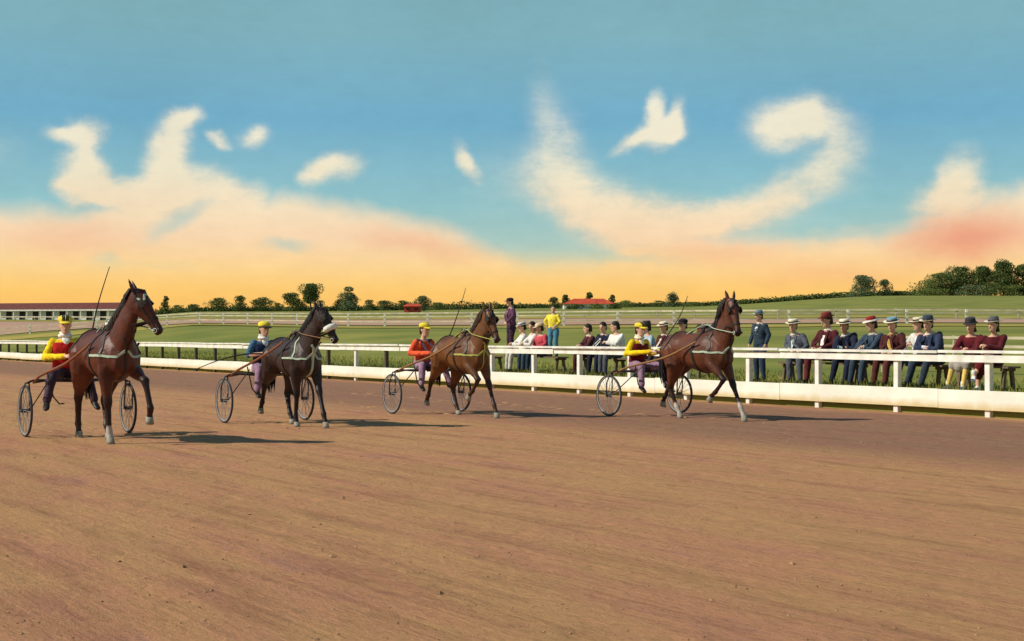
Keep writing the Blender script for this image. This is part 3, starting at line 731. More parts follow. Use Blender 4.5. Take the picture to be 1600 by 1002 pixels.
    strap(bm, bvh, [(.9,-.08,1.42),(1.0,-.05,1.28),(.95,0,1.12),(.75,0,.98),(.55,0,.80)], .04 if noseroll else .022, .011, 8); strap(bm, bvh, [(.9,.10,1.42),(1.0,.05,1.28),(.95,0,1.14)], .04 if noseroll else .022, .011, 8); build('martingale', bm, W if noseroll or collar=='yellow' else M_leather, root)
    bm = bmesh.new()
    strap(bm, bvh, [(.1,0,1.7),(-.2,0,1.7),(-.5,0,1.7),(-.75,0,1.5)], .028, .010, 8)
    for sy in (-1,1): strap(bm, bvh, [(-.45,sy*.02,1.7),(-.48,sy*.3,1.55),(-.52,sy*.5,1.25)], .026, .010, 8)
    build('back_strap', bm, M_leather, root)
    return dict(root=root, loc=loc, scale=scale, bits=[root_pt for root_pt in (pk+ax*.565-fr*.02-sd_*.072, pk+ax*.565-fr*.02+sd_*.072)], bvh=bvh, poll=pk)
def make_reins(hz, hands, mat):
    sc = hz['scale']
    for s, bit, hand in ((-1, hz['bits'][0], hands[0]), (1, hz['bits'][1], hands[1])):
        q,_,_,_ = hz['bvh'].find_nearest(V((.20, s*.16, 1.7))); te = q+V((0, s*.02, .05))
        hd = V(hand)/sc; mid = te.lerp(bit, .5)+V((0,s*.05,.0)); mid2 = hd.lerp(te,.5)+V((0,s*.02,-.02))
        q2, n2, _, _ = hz['bvh'].find_nearest(mid)
        if (mid-q2).dot(n2) < .03: mid = q2+n2*.035
        bm = bmesh.new(); tube(bm, spline([bit, mid, te, mid2, hd], 8), .0085/sc, 6); build('rein', bm, mat, hz['root'], True)

# ------------------------------------------------------------------ sulkies
M_steel = material('dark_enamelled_steel', (.035,.032,.04), .4, .2, 8, spec=.5)
M_rubber = material('grey_rubber', (.05,.048,.05), .8, .25, 10)
M_spoke = material('spoke_steel', (.30,.29,.28), .4, .15, 8, spec=.5)
M_seat = material('sulky_seat_leather', (.06,.04,.03), .55, .3, 12)
def make_sulky(label, hz, shaft_mat, wr=.40, AX=-1.22, TW=.78, st=-.13):
    loc = hz['loc']; root = thing('sulky', loc, HEAD, label, 'sulky', 'racing sulkies behind the horses')
    SZ = .88
    tw = None
    for s in (-1,1):
        bm = bmesh.new(); n = 28
        rs = []
        for k in range(n):
            a = 2*math.pi*k/n; c = V((AX+math.cos(a)*(wr-.017), s*TW, wr+math.sin(a)*(wr-.017))); u = V((math.cos(a),0,math.sin(a))); w = V((0,1,0))
            rs.append([c+u*.017*math.cos(b)+w*.019*math.sin(b) for b in [2*math.pi*j/8 for j in range(8)]])
        vr = [[bm.verts.new(p) for p in r] for r in rs]
        for i in range(n):
            for j in range(8): bm.faces.new((vr[i][j], vr[i][(j+1)%8], vr[(i+1)%n][(j+1)%8], vr[(i+1)%n][j]))
        wh = build('wheel', bm, M_rubber, root, True)
        bm = bmesh.new(); rs = []
        for k in range(n):
            a = 2*math.pi*k/n; c = V((AX+math.cos(a)*(wr-.042), s*TW, wr+math.sin(a)*(wr-.042))); u = V((math.cos(a),0,math.sin(a)))
            rs.append([c+u*.008+V((0,.016,0)), c+u*.008-V((0,.016,0)), c-u*.008-V((0,.012,0)), c-u*.008+V((0,.012,0))])
        vr = [[bm.verts.new(p) for p in r] for r in rs]
        for i in range(n):
            for j in range(4): bm.faces.new((vr[i][j], vr[i][(j+1)%4], vr[(i+1)%n][(j+1)%4], vr[(i+1)%n][j]))
        build('rim', bm, M_spoke, wh)
        bm = bmesh.new()
        for k in range(20):
            a = 2*math.pi*k/20; bar(bm, (AX+math.cos(a+.5)*.025, s*TW+(.035 if k%2 else -.035), wr+math.sin(a+.5)*.025), (AX+math.cos(a)*(wr-.045), s*TW, wr+math.sin(a)*(wr-.045)), .006, .006, V((0,1,0)))
        build('spokes', bm, M_spoke, wh)
        bm = bmesh.new(); tube(bm, [(AX,s*TW-.05,wr),(AX,s*TW+.05,wr)], .028, 10); build('hub', bm, M_steel, wh, True)
        # fork carrying the wheel and stays to the shaft
        bm = bmesh.new()
        for o in (-.065,.065):
            tube(bm, [(AX,s*TW+o,wr),(AX+.02,s*TW+o,wr+.25),(AX+.04,s*TW+o*.4-s*.02,SZ-.05)], .013, 7)
        tube(bm, spline([(AX+.04,s*(TW-.02),SZ-.05),(AX+.02,s*(TW-.16),SZ-.01),(AX-.02,s*.30,SZ-.03),(AX-.08,s*.05,SZ-.04)],5), .017, 8)
        tube(bm, [(AX,s*TW-s*.065,wr),(AX+.62,s*.56,SZ+.08)], .010, 7)
        build('wheel_fork', bm, M_steel, root, True)
        bm = bmesh.new()
        tube(bm, spline([(AX-.06,s*.66,SZ-.05),(AX+.3,s*.64,SZ+.07),(-.40,s*.50,1.14),(.10,s*.39,1.34),(.34,s*.36,1.44)],8), [.021]*20+[.020]*8+[.017]*5, 9); build('shaft', bm, shaft_mat, root, True)
        bm = bmesh.new(); tube(bm, [(AX+st+.63,s*.55,1.0),(AX+st+.60,s*.45,.62),(AX+st+.64,s*.37,.51),(AX+st+.60,s*.29,.51)], .012, 7); build('stirrup', bm, M_steel, root, True)
    bm = bmesh.new(); tube(bm, spline([(AX-.06,-.66,SZ-.05),(AX-.2,-.35,SZ-.02),(AX-.24,0,SZ-.02),(AX-.2,.35,SZ-.02),(AX-.06,.66,SZ-.05)],6), .017, 8); build('rear_bow', bm, M_steel, root, True)
    bm = bmesh.new()
    loft(bm, [((AX-.26,0,SZ+.03),(0,.14,0),(0,0,.02)),((AX-.2,0,SZ+.02),(0,.19,0),(0,0,.028)),((AX-.05,0,SZ+.01),(0,.17,0),(0,0,.025)),((AX+.06,0,SZ+.0),(0,.10,0),(0,0,.018))], 14); build('seat', bm, M_seat, root, True)
    return root, AX, SZ

# ------------------------------------------------------------------ people
M_skin = material('skin', (.66,.38,.26), .55, .15, 9, spec=.3)
M_skin2 = material('weathered_skin', (.50,.27,.15), .55, .15, 9, spec=.3)
M_lip = material('lips', (.28,.09,.07), .5)
M_hair = material('dark_hair', (.025,.017,.012), .6, .3, 30); M_grey = material('grey_hair', (.30,.27,.24), .7, .2, 30)
def finger_hand(bm, wrist, d, nrm, sc=1.0, curl=1.0):
    d = V(d).normalized(); nrm = V(nrm); nrm = (nrm-d*nrm.dot(d)).normalized(); s = d.cross(nrm)
    for k, L in enumerate((.066,.078,.073,.056)):
        b_ = wrist+d*.085*sc+s*(.030-.02*k)*sc; p = [b_-d*.02*sc, b_]; a = 0; c = b_
        for seg in (.45,.32,.23):
            a += R(38*curl); c = c+(d*math.cos(a)+nrm*math.sin(a))*L*seg*sc; p.append(c)
        tube(bm, p, [.010*sc]*2+[.0095*sc,.009*sc,.0075*sc], 6)
    tb = wrist+d*.03*sc+s*.030*sc; tube(bm, [tb, tb+(d*.6+s*.7+nrm*.3).normalized()*.038*sc, tb+(d*.9+s*.6+nrm*.7).normalized()*.068*sc], [.013*sc,.011*sc,.008*sc], 6)
def person(label, loc, rz, J, look, group=None, root=None):
    """J: joints in local space (x forward, y left). look: dict of clothing."""
    r = thing('person', loc, rz, label, 'person', group)
    pel, nck = V(J['pel']), V(J['neck']); up = (nck-pel).normalized()
    hy = R(J.get('turn',0)); tilt = R(J.get('nod',0)); side = V((0,1,0)); fw = side.cross(up).normalized()
    if fw.x < 0: fw = -fw
    tw = R(J.get('twist',0)); ls = (side*math.cos(tw)-fw*math.sin(tw)); 
    f = J.get('fat',1.0)
    def torso(bm, g=0.0, z0=-.10, z1=1.0):
        L = (nck-pel).length
        st = [(-.12,.09,.13),(-.05,.125,.172),(.06,.122,.170),(.22,.112,.152),(.46,.125,.170),(.68,.122,.190),(.84,.095,.180),(.93,.065,.115),(1.0,.052,.062)]
        out = []
        for s,d,w in st:
            if s < z0 or s > z1: continue
            q = side.lerp(ls, max(0,min(1,s)))
            out.append((pel+up*(s*L), fw*(d*f+g), q*(w*(.5+.5*f)+g)))
        loft(bm, out, 18)
    sh = [nck-up*.075+ls*s*.175 for s in (-1,1)]
    el = [V(J['elb'][0]), V(J['elb'][1])]; wr = [V(J['wri'][0]), V(J['wri'][1])]
    hp = [pel+side*s*.095-up*.03 for s in (-1,1)]; kn = [V(J['kne'][0]), V(J['kne'][1])]; an = [V(J['ank'][0]), V(J['ank'][1])]
    def arms(bm, g=0.0, cut=1.0):
        for k in (0,1):
            a, b_, c = sh[k], el[k], wr[k]; e = b_.lerp(c, cut)
            tube(bm, [a, a.lerp(b_,.3), a.lerp(b_,.7), b_, b_.lerp(e,.35), e], [.055+g,.051+g,.044+g,.042+g,.040+g,.032+g*1.15], 10)
    def legs(bm, g=0.0, cut=1.0, wide=1.0):
        for k in (0,1):
            a, b_, c = hp[k], kn[k], an[k]; e = b_.lerp(c, cut)
            tube(bm, [a, a.lerp(b_,.3), a.lerp(b_,.75), b_, b_.lerp(e,.3), b_.lerp(e,.7), e], [(.095+g)*wide,(.088+g)*wide,(.066+g)*wide,(.060+g)*wide,(.058+g)*wide,(.046+g)*wide,(.038+g*1.3)*wide], 10)
    # head frame
    hu = (Matrix.Rotation(tilt,3,'Y') @ V((0,0,1))); hf = Matrix.Rotation(hy,3,'Z') @ (Matrix.Rotation(tilt,3,'Y') @ V((1,0,0))); hu = Matrix.Rotation(hy,3,'Z') @ hu; hl = hu.cross(hf)
    HS = look.get('head', 1.0); hu, hf, hl = hu*HS, hf*HS, hl*HS
    hc = nck+up*.03+V((0,0,.135*HS))+hf*.025
    bm = bmesh.new(); torso(bm); arms(bm); legs(bm)
    tube(bm, [nck-up*.05, nck+up*.03, hc-hu*.06], [.062,.054,.056], 12)
    hd = [(-.118,.030,.030,.050),(-.100,.058,.046,.030),(-.06,.080,.060,.014),(-.01,.094,.071,.004),(.04,.098,.076,-.002),(.08,.086,.068,-.006),(.108,.052,.042,-.006),(.12,.02,.018,-.006)]
    loft(bm, [(hc+hu*z+hf*o, hf*a, hl*b_) for z,a,b_,o in hd], 16)
    tube(bm, [hc+hf*.088+hu*.03, hc+hf*.103+hu*.0, hc+hf*.112-hu*.022], [.010,.012,.016], 8)
    ball(bm, hc+hf*.085-hu*.088, .022,.022,.018); ball(bm, hc+hf*.093-hu*.056, .018,.024,.010)
    for s in (-1,1):
        ball(bm, hc+hl*s*.074-hf*.008, .022,.012,.032); ball(bm, hc+hf*.088+hl*s*.03+hu*.033, .016,.024,.010)
        d = (wr[(s+1)//2]-el[(s+1)//2]).normalized()
        k = (s+1)//2; pn = V((0,-s,0))*.6+V((0,0,-.6)); ball(bm, wr[k]+d*.05, .055,.022,.042, M=Matrix((d, d.cross(pn).normalized().cross(d), d.cross(pn).normalized())).transposed())
        tube(bm, [an[k], an[k]-V((0,0,.03))], [.038,.04], 8)
    me = remesh(bm, .0125, 2)
    bm = bmesh.new(); bm.from_mesh(me); bpy.data.meshes.remove(me)
    for k, s in ((0,-1),(1,1)):
        d = (wr[k]-el[k]).normalized(); finger_hand(bm, wr[k], d, V((0,-s,0))*.6+V((0,0,-.8)), 1.0, J.get('curl',1.2))
    body = build('body', bm, look.get('skin', M_skin), r, True)
    for s in (-1,1):
        bm = bmesh.new(); ball(bm, hc+hf*.090+hl*s*.031+hu*.018, .010,.013,.008, 8, 5); build('eye', bm, M_eye, r, True)
    bm = bmesh.new(); ball(bm, hc+hf*.101-hu*.056, .008,.022,.006, 8, 5); build('mouth', bm, M_lip, r, True)
    # hair
    bm = bmesh.new(); hs = [(-.085,.050,.050,-.055),(-.05,.074,.066,-.036),(0,.092,.080,-.022),(.05,.100,.083,-.010),(.09,.084,.070,-.008),(.118,.05,.042,-.008),(.128,.015,.015,-.008)]
    if look.get('bob'): hs = [(-.12,.07,.075,-.05)]+hs[1:]; 
    loft(bm, [(hc+hu*z+hf*o, hf*a, hl*b_) for z,a,b_,o in hs], 14); build('hair', bm, look.get('hair', M_hair), r, True)
    # clothes
    def garment(name, fn, mat, vox=.015, wr_=.009, lab=None):
        bm = bmesh.new(); fn(bm); me = remesh(bm, vox, 2)
        NR = [v.normal.copy() for v in me.vertices]
        for v, vn in zip(me.vertices, NR):
            q = noise.noise(V((v.co.x*9, v.co.y*9, v.co.z*6)))+.5*noise.noise(v.co*22); v.co += vn*q*wr_
        o = link(name, me, mat, r)
        if lab: o['label'] = lab
        return o, me
    if 'skirt' in look:
        def sk(bm):
            legs(bm, .03, look.get('skirt_len',.55), 1.1)
            a = (hp[0]+hp[1])/2; b_ = (kn[0]+kn[1])/2; c = (an[0]+an[1])/2
            e = b_.lerp(c, look.get('skirt_len',.55))
            tube(bm, [a, a.lerp(b_,.5), b_, b_.lerp(e,.6), e], [.13,.12,.11,.11,.115], 12)
            loft(bm, [(pel-up*.05, fw*.14, side*.19),(pel+up*.08, fw*.13, side*.18)], 14)
        garment('skirt', sk, look['skirt'], .018, .004)
        garment('stockings', lambda bm: legs(bm, .004), look.get('stocking', M_skin), .014, 0)
    else:
        garment('trousers', lambda bm: (legs(bm, .017, .97), loft(bm, [(pel-up*.09, fw*.10*f, side*.14),(pel, fw*.14*f, side*.188),(pel+up*.09, fw*.135*f, side*.18)], 16)), look['legs'], .016, .008)
    _, tm = garment('jacket' if look.get('coat') else 'shirt', lambda bm: (torso(bm, .018, -.09 if look.get('coat') else .0, .94), arms(bm, .014, look.get('sleeve', .93))), look['top'], .0145, .011)
    if look.get('coat'):       # shirt front, lapels and tie between the open coat edges
        tb = bvh_of(tm); bm = bmesh.new(); L = (nck-pel).length
        strap(bm, tb, [pel+up*L*.93+fw*.3, pel+up*L*.8+fw*.4, pel+up*L*.62+fw*.4, pel+up*L*.5+fw*.4], .085, .006, 5); build('shirt_front', bm, look.get('front', cloth((225,220,205))), r)
        if look.get('tie'):
            bm = bmesh.new(); strap(bm, tb, [pel+up*L*.90+fw*.4, pel+up*L*.75+fw*.4, pel+up*L*.55+fw*.4], .03, .014, 5); build('tie', bm, look['tie'], r)
        bm = bmesh.new()
        for s in (-1,1): strap(bm, tb, [nck+ls*s*.07-up*.01+fw*.05, pel+up*L*.80+fw*.4+ls*s*.075, pel+up*L*.48+fw*.4+ls*s*.02], .05, .012, 6)
        build('lapel', bm, look['top'], r)
        bm = bmesh.new(); tube(bm, [nck+(fw*math.cos(a)+ls*math.sin(a))*.068-up*.012 for a in [2*math.pi*k/10 for k in range(11)]], .018, 6); build('collar', bm, look.get('front', cloth((225,220,205))), r, True)
    if 'vest' in look:
        garment('vest', lambda bm: torso(bm, .032, .02, .86), look['vest'], .016, .006)
    if 'braces' in look:
        tb = bvh_of(tm); bm = bmesh.new(); L = (nck-pel).length
        for s in (-1,1): strap(bm, tb, [nck+ls*s*.12-fw*.2, nck+ls*s*.12+up*.2, pel+up*L*.8+fw*.4+ls*s*.11, pel+up*L*.5+fw*.4, pel+up*L*.1+fw*.4-ls*s*.13], .045, .01, 6)
        build('braces', bm, look['braces'], r)
    if 'scarf' in look:
        bm = bmesh.new(); tube(bm, [nck+(fw*math.cos(a)*.075+ls*math.sin(a)*.075)+up*.02 for a in [2*math.pi*k/12 for k in range(13)]], .030, 8)
        loft(bm, [(nck+fw*.05+up*.00, fw*.03, ls*.055),(nck+fw*.10-up*.06, fw*.025, ls*.055),(nck+fw*.125-up*.10, fw*.015, ls*.03),(nck+fw*.13-up*.12, fw*.008, ls*.01)], 12)
        loft(bm, [(hc-hu*.13-hf*.02, hf*.070, hl*.075),(hc-hu*.09-hf*.035, hf*.076, hl*.078)], 14)
        build('scarf', bm, look['scarf'], r, True)
    for k in (0,1):           # shoes
        d = V((1,0,0)); d.rotate(Matrix.Rotation(R(J.get('toe',12))*(1 if k else -1),3,'Z')); ft = V(J['foot'][k]) if 'foot' in J else V((1,0,-.1)); d = V((d.x*ft.x, d.y, ft.z)).normalized(); u_ = V((0,0,1))-d*d.z; u_.normalize(); s_ = u_.cross(d)
        c = an[k]-u_*.052
        bm = bmesh.new(); loft(bm, [(c-d*.075+u_*.01, s_*.026, u_*.03),(c-d*.05+u_*.01, s_*.037, u_*.044),(c+d*.03+u_*.012, s_*.042, u_*.045),(c+d*.10-u_*.002, s_*.047, u_*.030),(c+d*.16-u_*.01, s_*.042, u_*.022),(c+d*.19-u_*.012, s_*.02, u_*.014)], 12)
        tube(bm, [c+u_*.02-d*.01, c+u_*.10-d*.012 if not look.get('boots') else an[k].lerp(kn[k],.45)], [.046,.048 if not look.get('boots') else .064], 10)
        build('boot' if look.get('boots') else 'shoe', bm, look.get('shoes', M_leather), r, True)
    # hats
    ht = look.get('hat'); hb = hc+hu*.058-hf*.004
    if ht == 'cap':
        bm = bmesh.new(); prof = [(0,.088,.104),(.02,.098,.114),(.05,.098,.112),(.075,.078,.09),(.092,.04,.046)]
        loft(bm, [(hb-hu*.012+hu*z-hf*.004, hf*b_, hl*a) for z,a,b_ in prof], 18); cp = build('cap', bm, look['hatm'], r, True)
        bm = bmesh.new(); n = 9; top_, bot = [], []
        for k in range(n):
            a = R(-62+124*k/(n-1)); e = hb+hu*.0+hf*(math.cos(a)*.104)+hl*(math.sin(a)*.092); o_ = hb-hu*.022+hf*(.03+math.cos(a)*.155)+hl*(math.sin(a)*.092)
            top_.append([bm.verts.new(e+hu*.006), bm.verts.new(o_+hu*.004), bm.verts.new(o_-hu*.004), bm.verts.new(e-hu*.008)])
        for a_, b2 in zip(top_, top_[1:]):
            for j in range(4): bm.faces.new((a_[j], a_[(j+1)%4], b2[(j+1)%4], b2[j]))
        build('visor', bm, look.get('visor', look['hatm']), cp, True)
        if 'stripe' in look:
            cb = bvh_of(cp.data); bm = bmesh.new()
            for s in (-.07,-.025,.025,.07): strap(bm, cb, [hb+hf*.2+hl*s*1.2+hu*.01, hb+hf*.12+hl*s+hu*.15, hb+hl*s*.8+hu*.25, hb-hf*.12+hl*s+hu*.15, hb-hf*.2+hl*s+hu*.01], .018, .004, 4)
            build('cap_stripe', bm, look['stripe'], cp)
    elif ht in ('fedora','boater','cloche'):
        bm = bmesh.new()
        ch = {'fedora':.098,'boater':.070,'cloche':.09}[ht]; top = {'fedora':.066,'boater':.086,'cloche':.07}[ht]; bw = {'fedora':.068,'boater':.066,'cloche':.038}[ht]
        loft(bm, [(hb+hu*z-hf*.004, hf*(a+.012), hl*a) for z,a in ((-.004,.088),(ch*.5,.087),(ch*.85,(top+.087)/2+.004),(ch*.98,top),(ch*(.92 if ht=='fedora' else 1.0),top*.5))], 18)
        cr = build('hat', bm, look['hatm'], r, True)
        bm = bmesh.new(); rs = []
        for q, z in ((.084,.006),(.084+bw,.008-(.018 if ht=='cloche' else 0)),(.084+bw,.001-(.018 if ht=='cloche' else 0)),(.084,-.006)):
            rs.append([hb+hu*(z+ (0.012*abs(math.sin(2*math.pi*k/22)) if ht=='fedora' and q>.1 else 0))+hf*((q+.012)*math.cos(2*math.pi*k/22))+hl*(q*math.sin(2*math.pi*k/22)) for k in range(22)])
        vr = [[bm.verts.new(p) for p in q] for q in rs]
        for i_ in range(4):
            for k in range(22): bm.faces.new((vr[i_][k], vr[i_][(k+1)%22], vr[(i_+1)%4][(k+1)%22], vr[(i_+1)%4][k]))
        build('brim', bm, look.get('brim', look['hatm']), cr, True)
        bm = bmesh.new(); loft(bm, [(hb+hu*z-hf*.004, hf*.105, hl*.092) for z in (.008,.034)], 18); build('hat_band', bm, look.get('band', M_leather), cr, True)
    return r, dict(hands=wr, hc=hc)

def driver(label, hz, AX, SZ, look, hands, off=-.13, lean=-.05, twist=0, turn=0, elb=None, nod=4, side=0, yaw=0, sc=1.0, head=1.08):
    pz = SZ+.115; x0 = AX+off
    J = dict(pel=(x0,0,pz), neck=(x0+lean+.02,0,pz+.50), elb=elb or ((x0+.02,-.30,pz+.20),(x0+.02,.30,pz+.20)), wri=hands,
             kne=((x0+.43,-.24,pz-.03),(x0+.43,.24,pz-.03)), ank=((x0+.56,-.33,.585),(x0+.56,.33,.585)), foot=((1,0,-.35),(1,0,-.35)), turn=turn, twist=twist, nod=nod)
    look.setdefault('head', head)
    r, info = person(label, hz['loc'], HEAD, J, look, 'sulky drivers')
    if side or yaw or sc != 1.0:                             # turned and shifted on the seat
        piv = V((x0, 0, pz)); Mx = Matrix.Rotation(R(yaw), 3, 'Z')
        r.rotation_euler = (0, 0, HEAD+R(yaw)); r.scale = (sc,)*3
        r.location = V(hz['loc']) + Matrix.Rotation(HEAD, 3, 'Z') @ (piv + V((0, side, 0)) - Mx @ (piv*sc))
        piv2 = piv
    return r, info
def whip(label, hz, pts):
    bm = bmesh.new(); ps = spline(pts, 8); n = len(ps)
    tube(bm, ps, [.017-.011*k/(n-1) for k in range(n)], 6); me_ = build('whip', bm, M_leather, None, True)
    me_.location = hz['loc']; me_.rotation_euler = (0,0,HEAD); tag(me_, label, 'whip', 'whips held by the drivers')

YEL = cloth((250,205,20)); YEL2 = cloth((235,210,60)); RED = cloth((190,30,22)); NAVY = cloth((36,52,84)); CREAM = cloth((240,228,200)); BLK = cloth((28,26,28)); MAUVE = cloth((150,118,140)); DKM = cloth((74,56,72))
ORG = cloth((236,92,52)); MAR = cloth((110,22,26)); WHT = cloth((235,230,220))
bayA = (coat('red_bay_coat', (.130,.030,.014), (.052,.013,.008), (.018,.008,.007)), material('dark_mane', (.022,.013,.010), .6, .3, 20))
brown = (coat('dark_brown_coat', (.050,.024,.018), (.020,.011,.010), (.012,.008,.008)), material('black_mane', (.012,.010,.011), .6, .3, 20))
gold = (coat('golden_bay_coat', (.190,.070,.018), (.080,.028,.010), (.040,.016,.009)), material('brown_mane', (.040,.020,.011), .6, .3, 20))
bayB = (coat('chestnut_bay_coat', (.150,.044,.018), (.058,.018,.010), (.022,.010,.008)), material('blue_black_mane', (.020,.016,.018), .6, .3, 20))

h1 = make_horse('red bay horse with one foreleg lifted and head turned aside, pulling the leftmost sulky', 186, 693, 1.06, dict(RF='stand',LF='lift',RH='push',LH='reach'), (1.0,.09,2.02), 58, 46, bayA, 1, browband=M_pale, collar='pale', ear=(.02,-.02), socks=('RF',), saddle=M_whiteweb)
s1, AX, SZ = make_sulky('dark wheeled sulky of the driver in yellow sleeves and red vest, at far left', h1, M_orange, AX=-1.50, TW=.80, st=-.33)
hd1 = ((AX+.22,-.06,1.22),(AX+.24,.10,1.24))
d1, _ = driver('leftmost driver in yellow sleeves, red vest and white scarf, holding a whip upright', h1, AX, SZ, dict(top=YEL, vest=RED, legs=DKM, scarf=WHT, hat='cap', hatm=YEL2, stripe=BLK, boots=True, skin=M_skin), hd1, off=-.25, turn=-6, twist=-6, side=-.12, yaw=-8, sc=1.07)
make_reins(h1, hd1, M_pale)
whip('long whip held upright against the sunset sky by the leftmost driver', h1, [(AX+.22,.08,1.18),(AX+.27,.13,1.55),(AX+.33,.22,2.05),(AX+.45,.36,2.62)])

h2 = make_horse('very dark brown horse with a white fleece roll across its nose', 478, 667, .98, dict(RF='under',LF='reach',RH='back',LH='reach'), (1.0,.05,2.01), 60, 32, brown, 2, noseroll=True, collar='pale')
s2, AX, _ = make_sulky('sulky with russet shafts behind the dark brown horse, its driver in navy vest', h2, M_orange)
C2 = cloth((64,104,132))
hd2 = ((AX+.34,-.10,1.24),(AX+.34,.10,1.26))
d2, _ = driver('driver in navy vest over blue shirt and plain yellow cap, behind the dark brown horse', h2, AX, SZ, dict(top=C2, vest=NAVY, legs=MAUVE, sleeve=.12, scarf=WHT, hat='cap', hatm=YEL2, visor=BLK, boots=True), hd2, lean=.03, turn=6)
make_reins(h2, hd2, M_tan)
whip('dark whip trailing low and backwards from the driver in navy vest', h2, [(AX+.32,-.12,1.23),(AX+.1,-.45,1.22),(AX-.05,-.85,1.12),(AX-.15,-1.30,.94)])

h3 = make_horse('golden bay horse with a hind leg flung back, third from the left', 744, 652, 1.0, dict(RF='tuck',LF='reach',RH='back',LH='reach'), (.94,.01,1.99), 64, 6, gold, 3, collar='yellow', ear=(.03,.03))
s3, AX, _ = make_sulky('sulky with thin tan shafts of the driver in an orange jacket', h3, M_tan, AX=-1.36, TW=.80, st=-.20)
hd3 = ((AX+.32,-.09,1.20),(AX+.32,.09,1.20))
d3, _ = driver('driver in orange jacket with dark crossed braces and plain yellow cap', h3, AX, SZ, dict(top=ORG, braces=DKM, legs=MAUVE, hat='cap', hatm=YEL2, boots=True), hd3, off=-.20, lean=.04, turn=14)
make_reins(h3, hd3, M_yelweb)
whip('thin whip of the driver in orange, slanting up over the golden horse', h3, [(AX+.30,.09,1.19),(AX+.55,.22,1.6),(AX+.72,.34,2.12),(AX+.78,.44,2.5)])

h4 = make_horse('chestnut bay horse in full trot, rightmost and closest to the white rail', 1122, 657, 1.05, dict(RF='tuck',LF='reach',RH='reach',LH='back'), (.90,-.03,2.06), 68, -12, bayB, 4, collar='pale', ear=(.0,.0), socks=('LF','RH'))
s4, AX, _ = make_sulky('sulky with tan shafts of the rightmost driver beside the white rail', h4, M_tan, AX=-1.60, TW=.88, st=-.24)
hd4 = ((AX+.36,-.10,1.25),(AX+.36,.08,1.25))
d4, _ = driver('driver in yellow sleeves, dark maroon vest and pink front, rightmost of the drivers', h4, AX, SZ, dict(top=YEL, vest=MAR, legs=MAUVE, scarf=CREAM, hat='cap', hatm=YEL2, stripe=BLK, boots=True), hd4, off=-.24, lean=.05, turn=4)
make_reins(h4, hd4, M_pale)
whip('short dark whip slanting up between the rightmost driver and horse', h4, [(AX+.34,.08,1.24),(AX+.5,.16,1.55),(AX+.72,.30,1.95),(AX+.82,.40,2.32)])

# ------------------------------------------------------------------ benches and spectators behind the rail
FACE = math.atan2(-N.y, -N.x)
def bench(px0, px1, d, label, back=False):
    t0 = on_line(px0, d); t1 = on_line(px1, d)
    r = thing('bench', fp((t0+t1)/2, d, BANK), HEAD, label, 'bench', 'timber benches behind the rail'); L = abs(t1-t0)
    for k in range(2):
        bm = bmesh.new(); y = -.20+.21*k; box(bm, -L/2, L/2, y, y+.19, .44, .48); build('seat_plank', bm, M_plank, r)
    n = max(2, int(L/1.8)+1)
    for k in range(n):
        x = -L/2+.15+(L-.3)*k/(n-1)
        bm = bmesh.new(); bar(bm, (x,-.16,0),(x,-.10,.43), .06,.08); bar(bm, (x,.16,0),(x,.10,.43), .06,.08); bar(bm, (x,-.2,.41),(x,.2,.41),.06,.06); build('leg', bm, M_plank, r)
BD = 1.55
bench(1225, 1482, BD, 'long timber bench under the row of suited men at right')
bench(1497, 1585, BD, 'short timber bench under the two women in dark red at far right')
bench(772, 880, BD, 'timber bench beside the third horse head, a man and a youth standing on it')
bench(905, 1105, BD, 'timber bench half hidden behind the rightmost driver and horse')
GR = 'spectators along the rail'
def seated(label, px, look, turn=0, yaw=0, lean=.06, cross=0, d=BD, dz=0, sc=1.0, arm=0, twist=0, fat=1.08, knee=0, nod=6):
    t = on_line(px, d); p = fp(t, d, BANK+dz)
    rv = random.Random(int(px)*7); lean += rv.uniform(-.02,.10); ny = rv.uniform(-.11,.11); twist += rv.uniform(-22,22); turn += rv.uniform(-16,14); fat *= rv.uniform(1.0,1.14); yaw += rv.uniform(-12,10); knee += rv.uniform(-.02,.05); nod += rv.uniform(-4,9); arm = arm or rv.choice((0,1,2)); sc *= rv.uniform(.99,1.08)
    J = dict(pel=(0,0,.575), neck=(lean,ny,1.065), elb=((.08+lean*.5,-.27+ny*.5,.80),(.08+lean*.5,.27+ny*.5,.80)), wri=((.30,-.13,.70),(.30,.12,.70)),
             kne=((.43,-.13-knee,.53),(.43,.13-knee,.53)), ank=((.44,-.15-knee*2.2,.085),(.47,.14-knee*2.0,.085)), turn=turn, twist=twist, fat=fat, nod=nod)
    if arm == 1: J['elb'] = ((.10,-.30,.84),(.20,.22,.78)); J['wri'] = ((.24,-.30,.62),(.34,.0,.84))
    if arm == 2: J['elb'] = ((.20+lean,-.22,.74),(.20+lean,.22,.74)); J['wri'] = ((.40,-.04,.78),(.40,.04,.76))
    if cross: J['kne'] = ((.42,-.10,.54),(.44,.06,.64)); J['ank'] = ((.40,-.14,.085),(.62,-.14,.30)); J['foot'] = ((1,0,-.1),(1,0,-.45))
    look.setdefault('head', 1.10); sc *= 1.05
    r, info = person(label, p, FACE+R(yaw), J, look, GR); r.scale = (sc,)*3
    return r
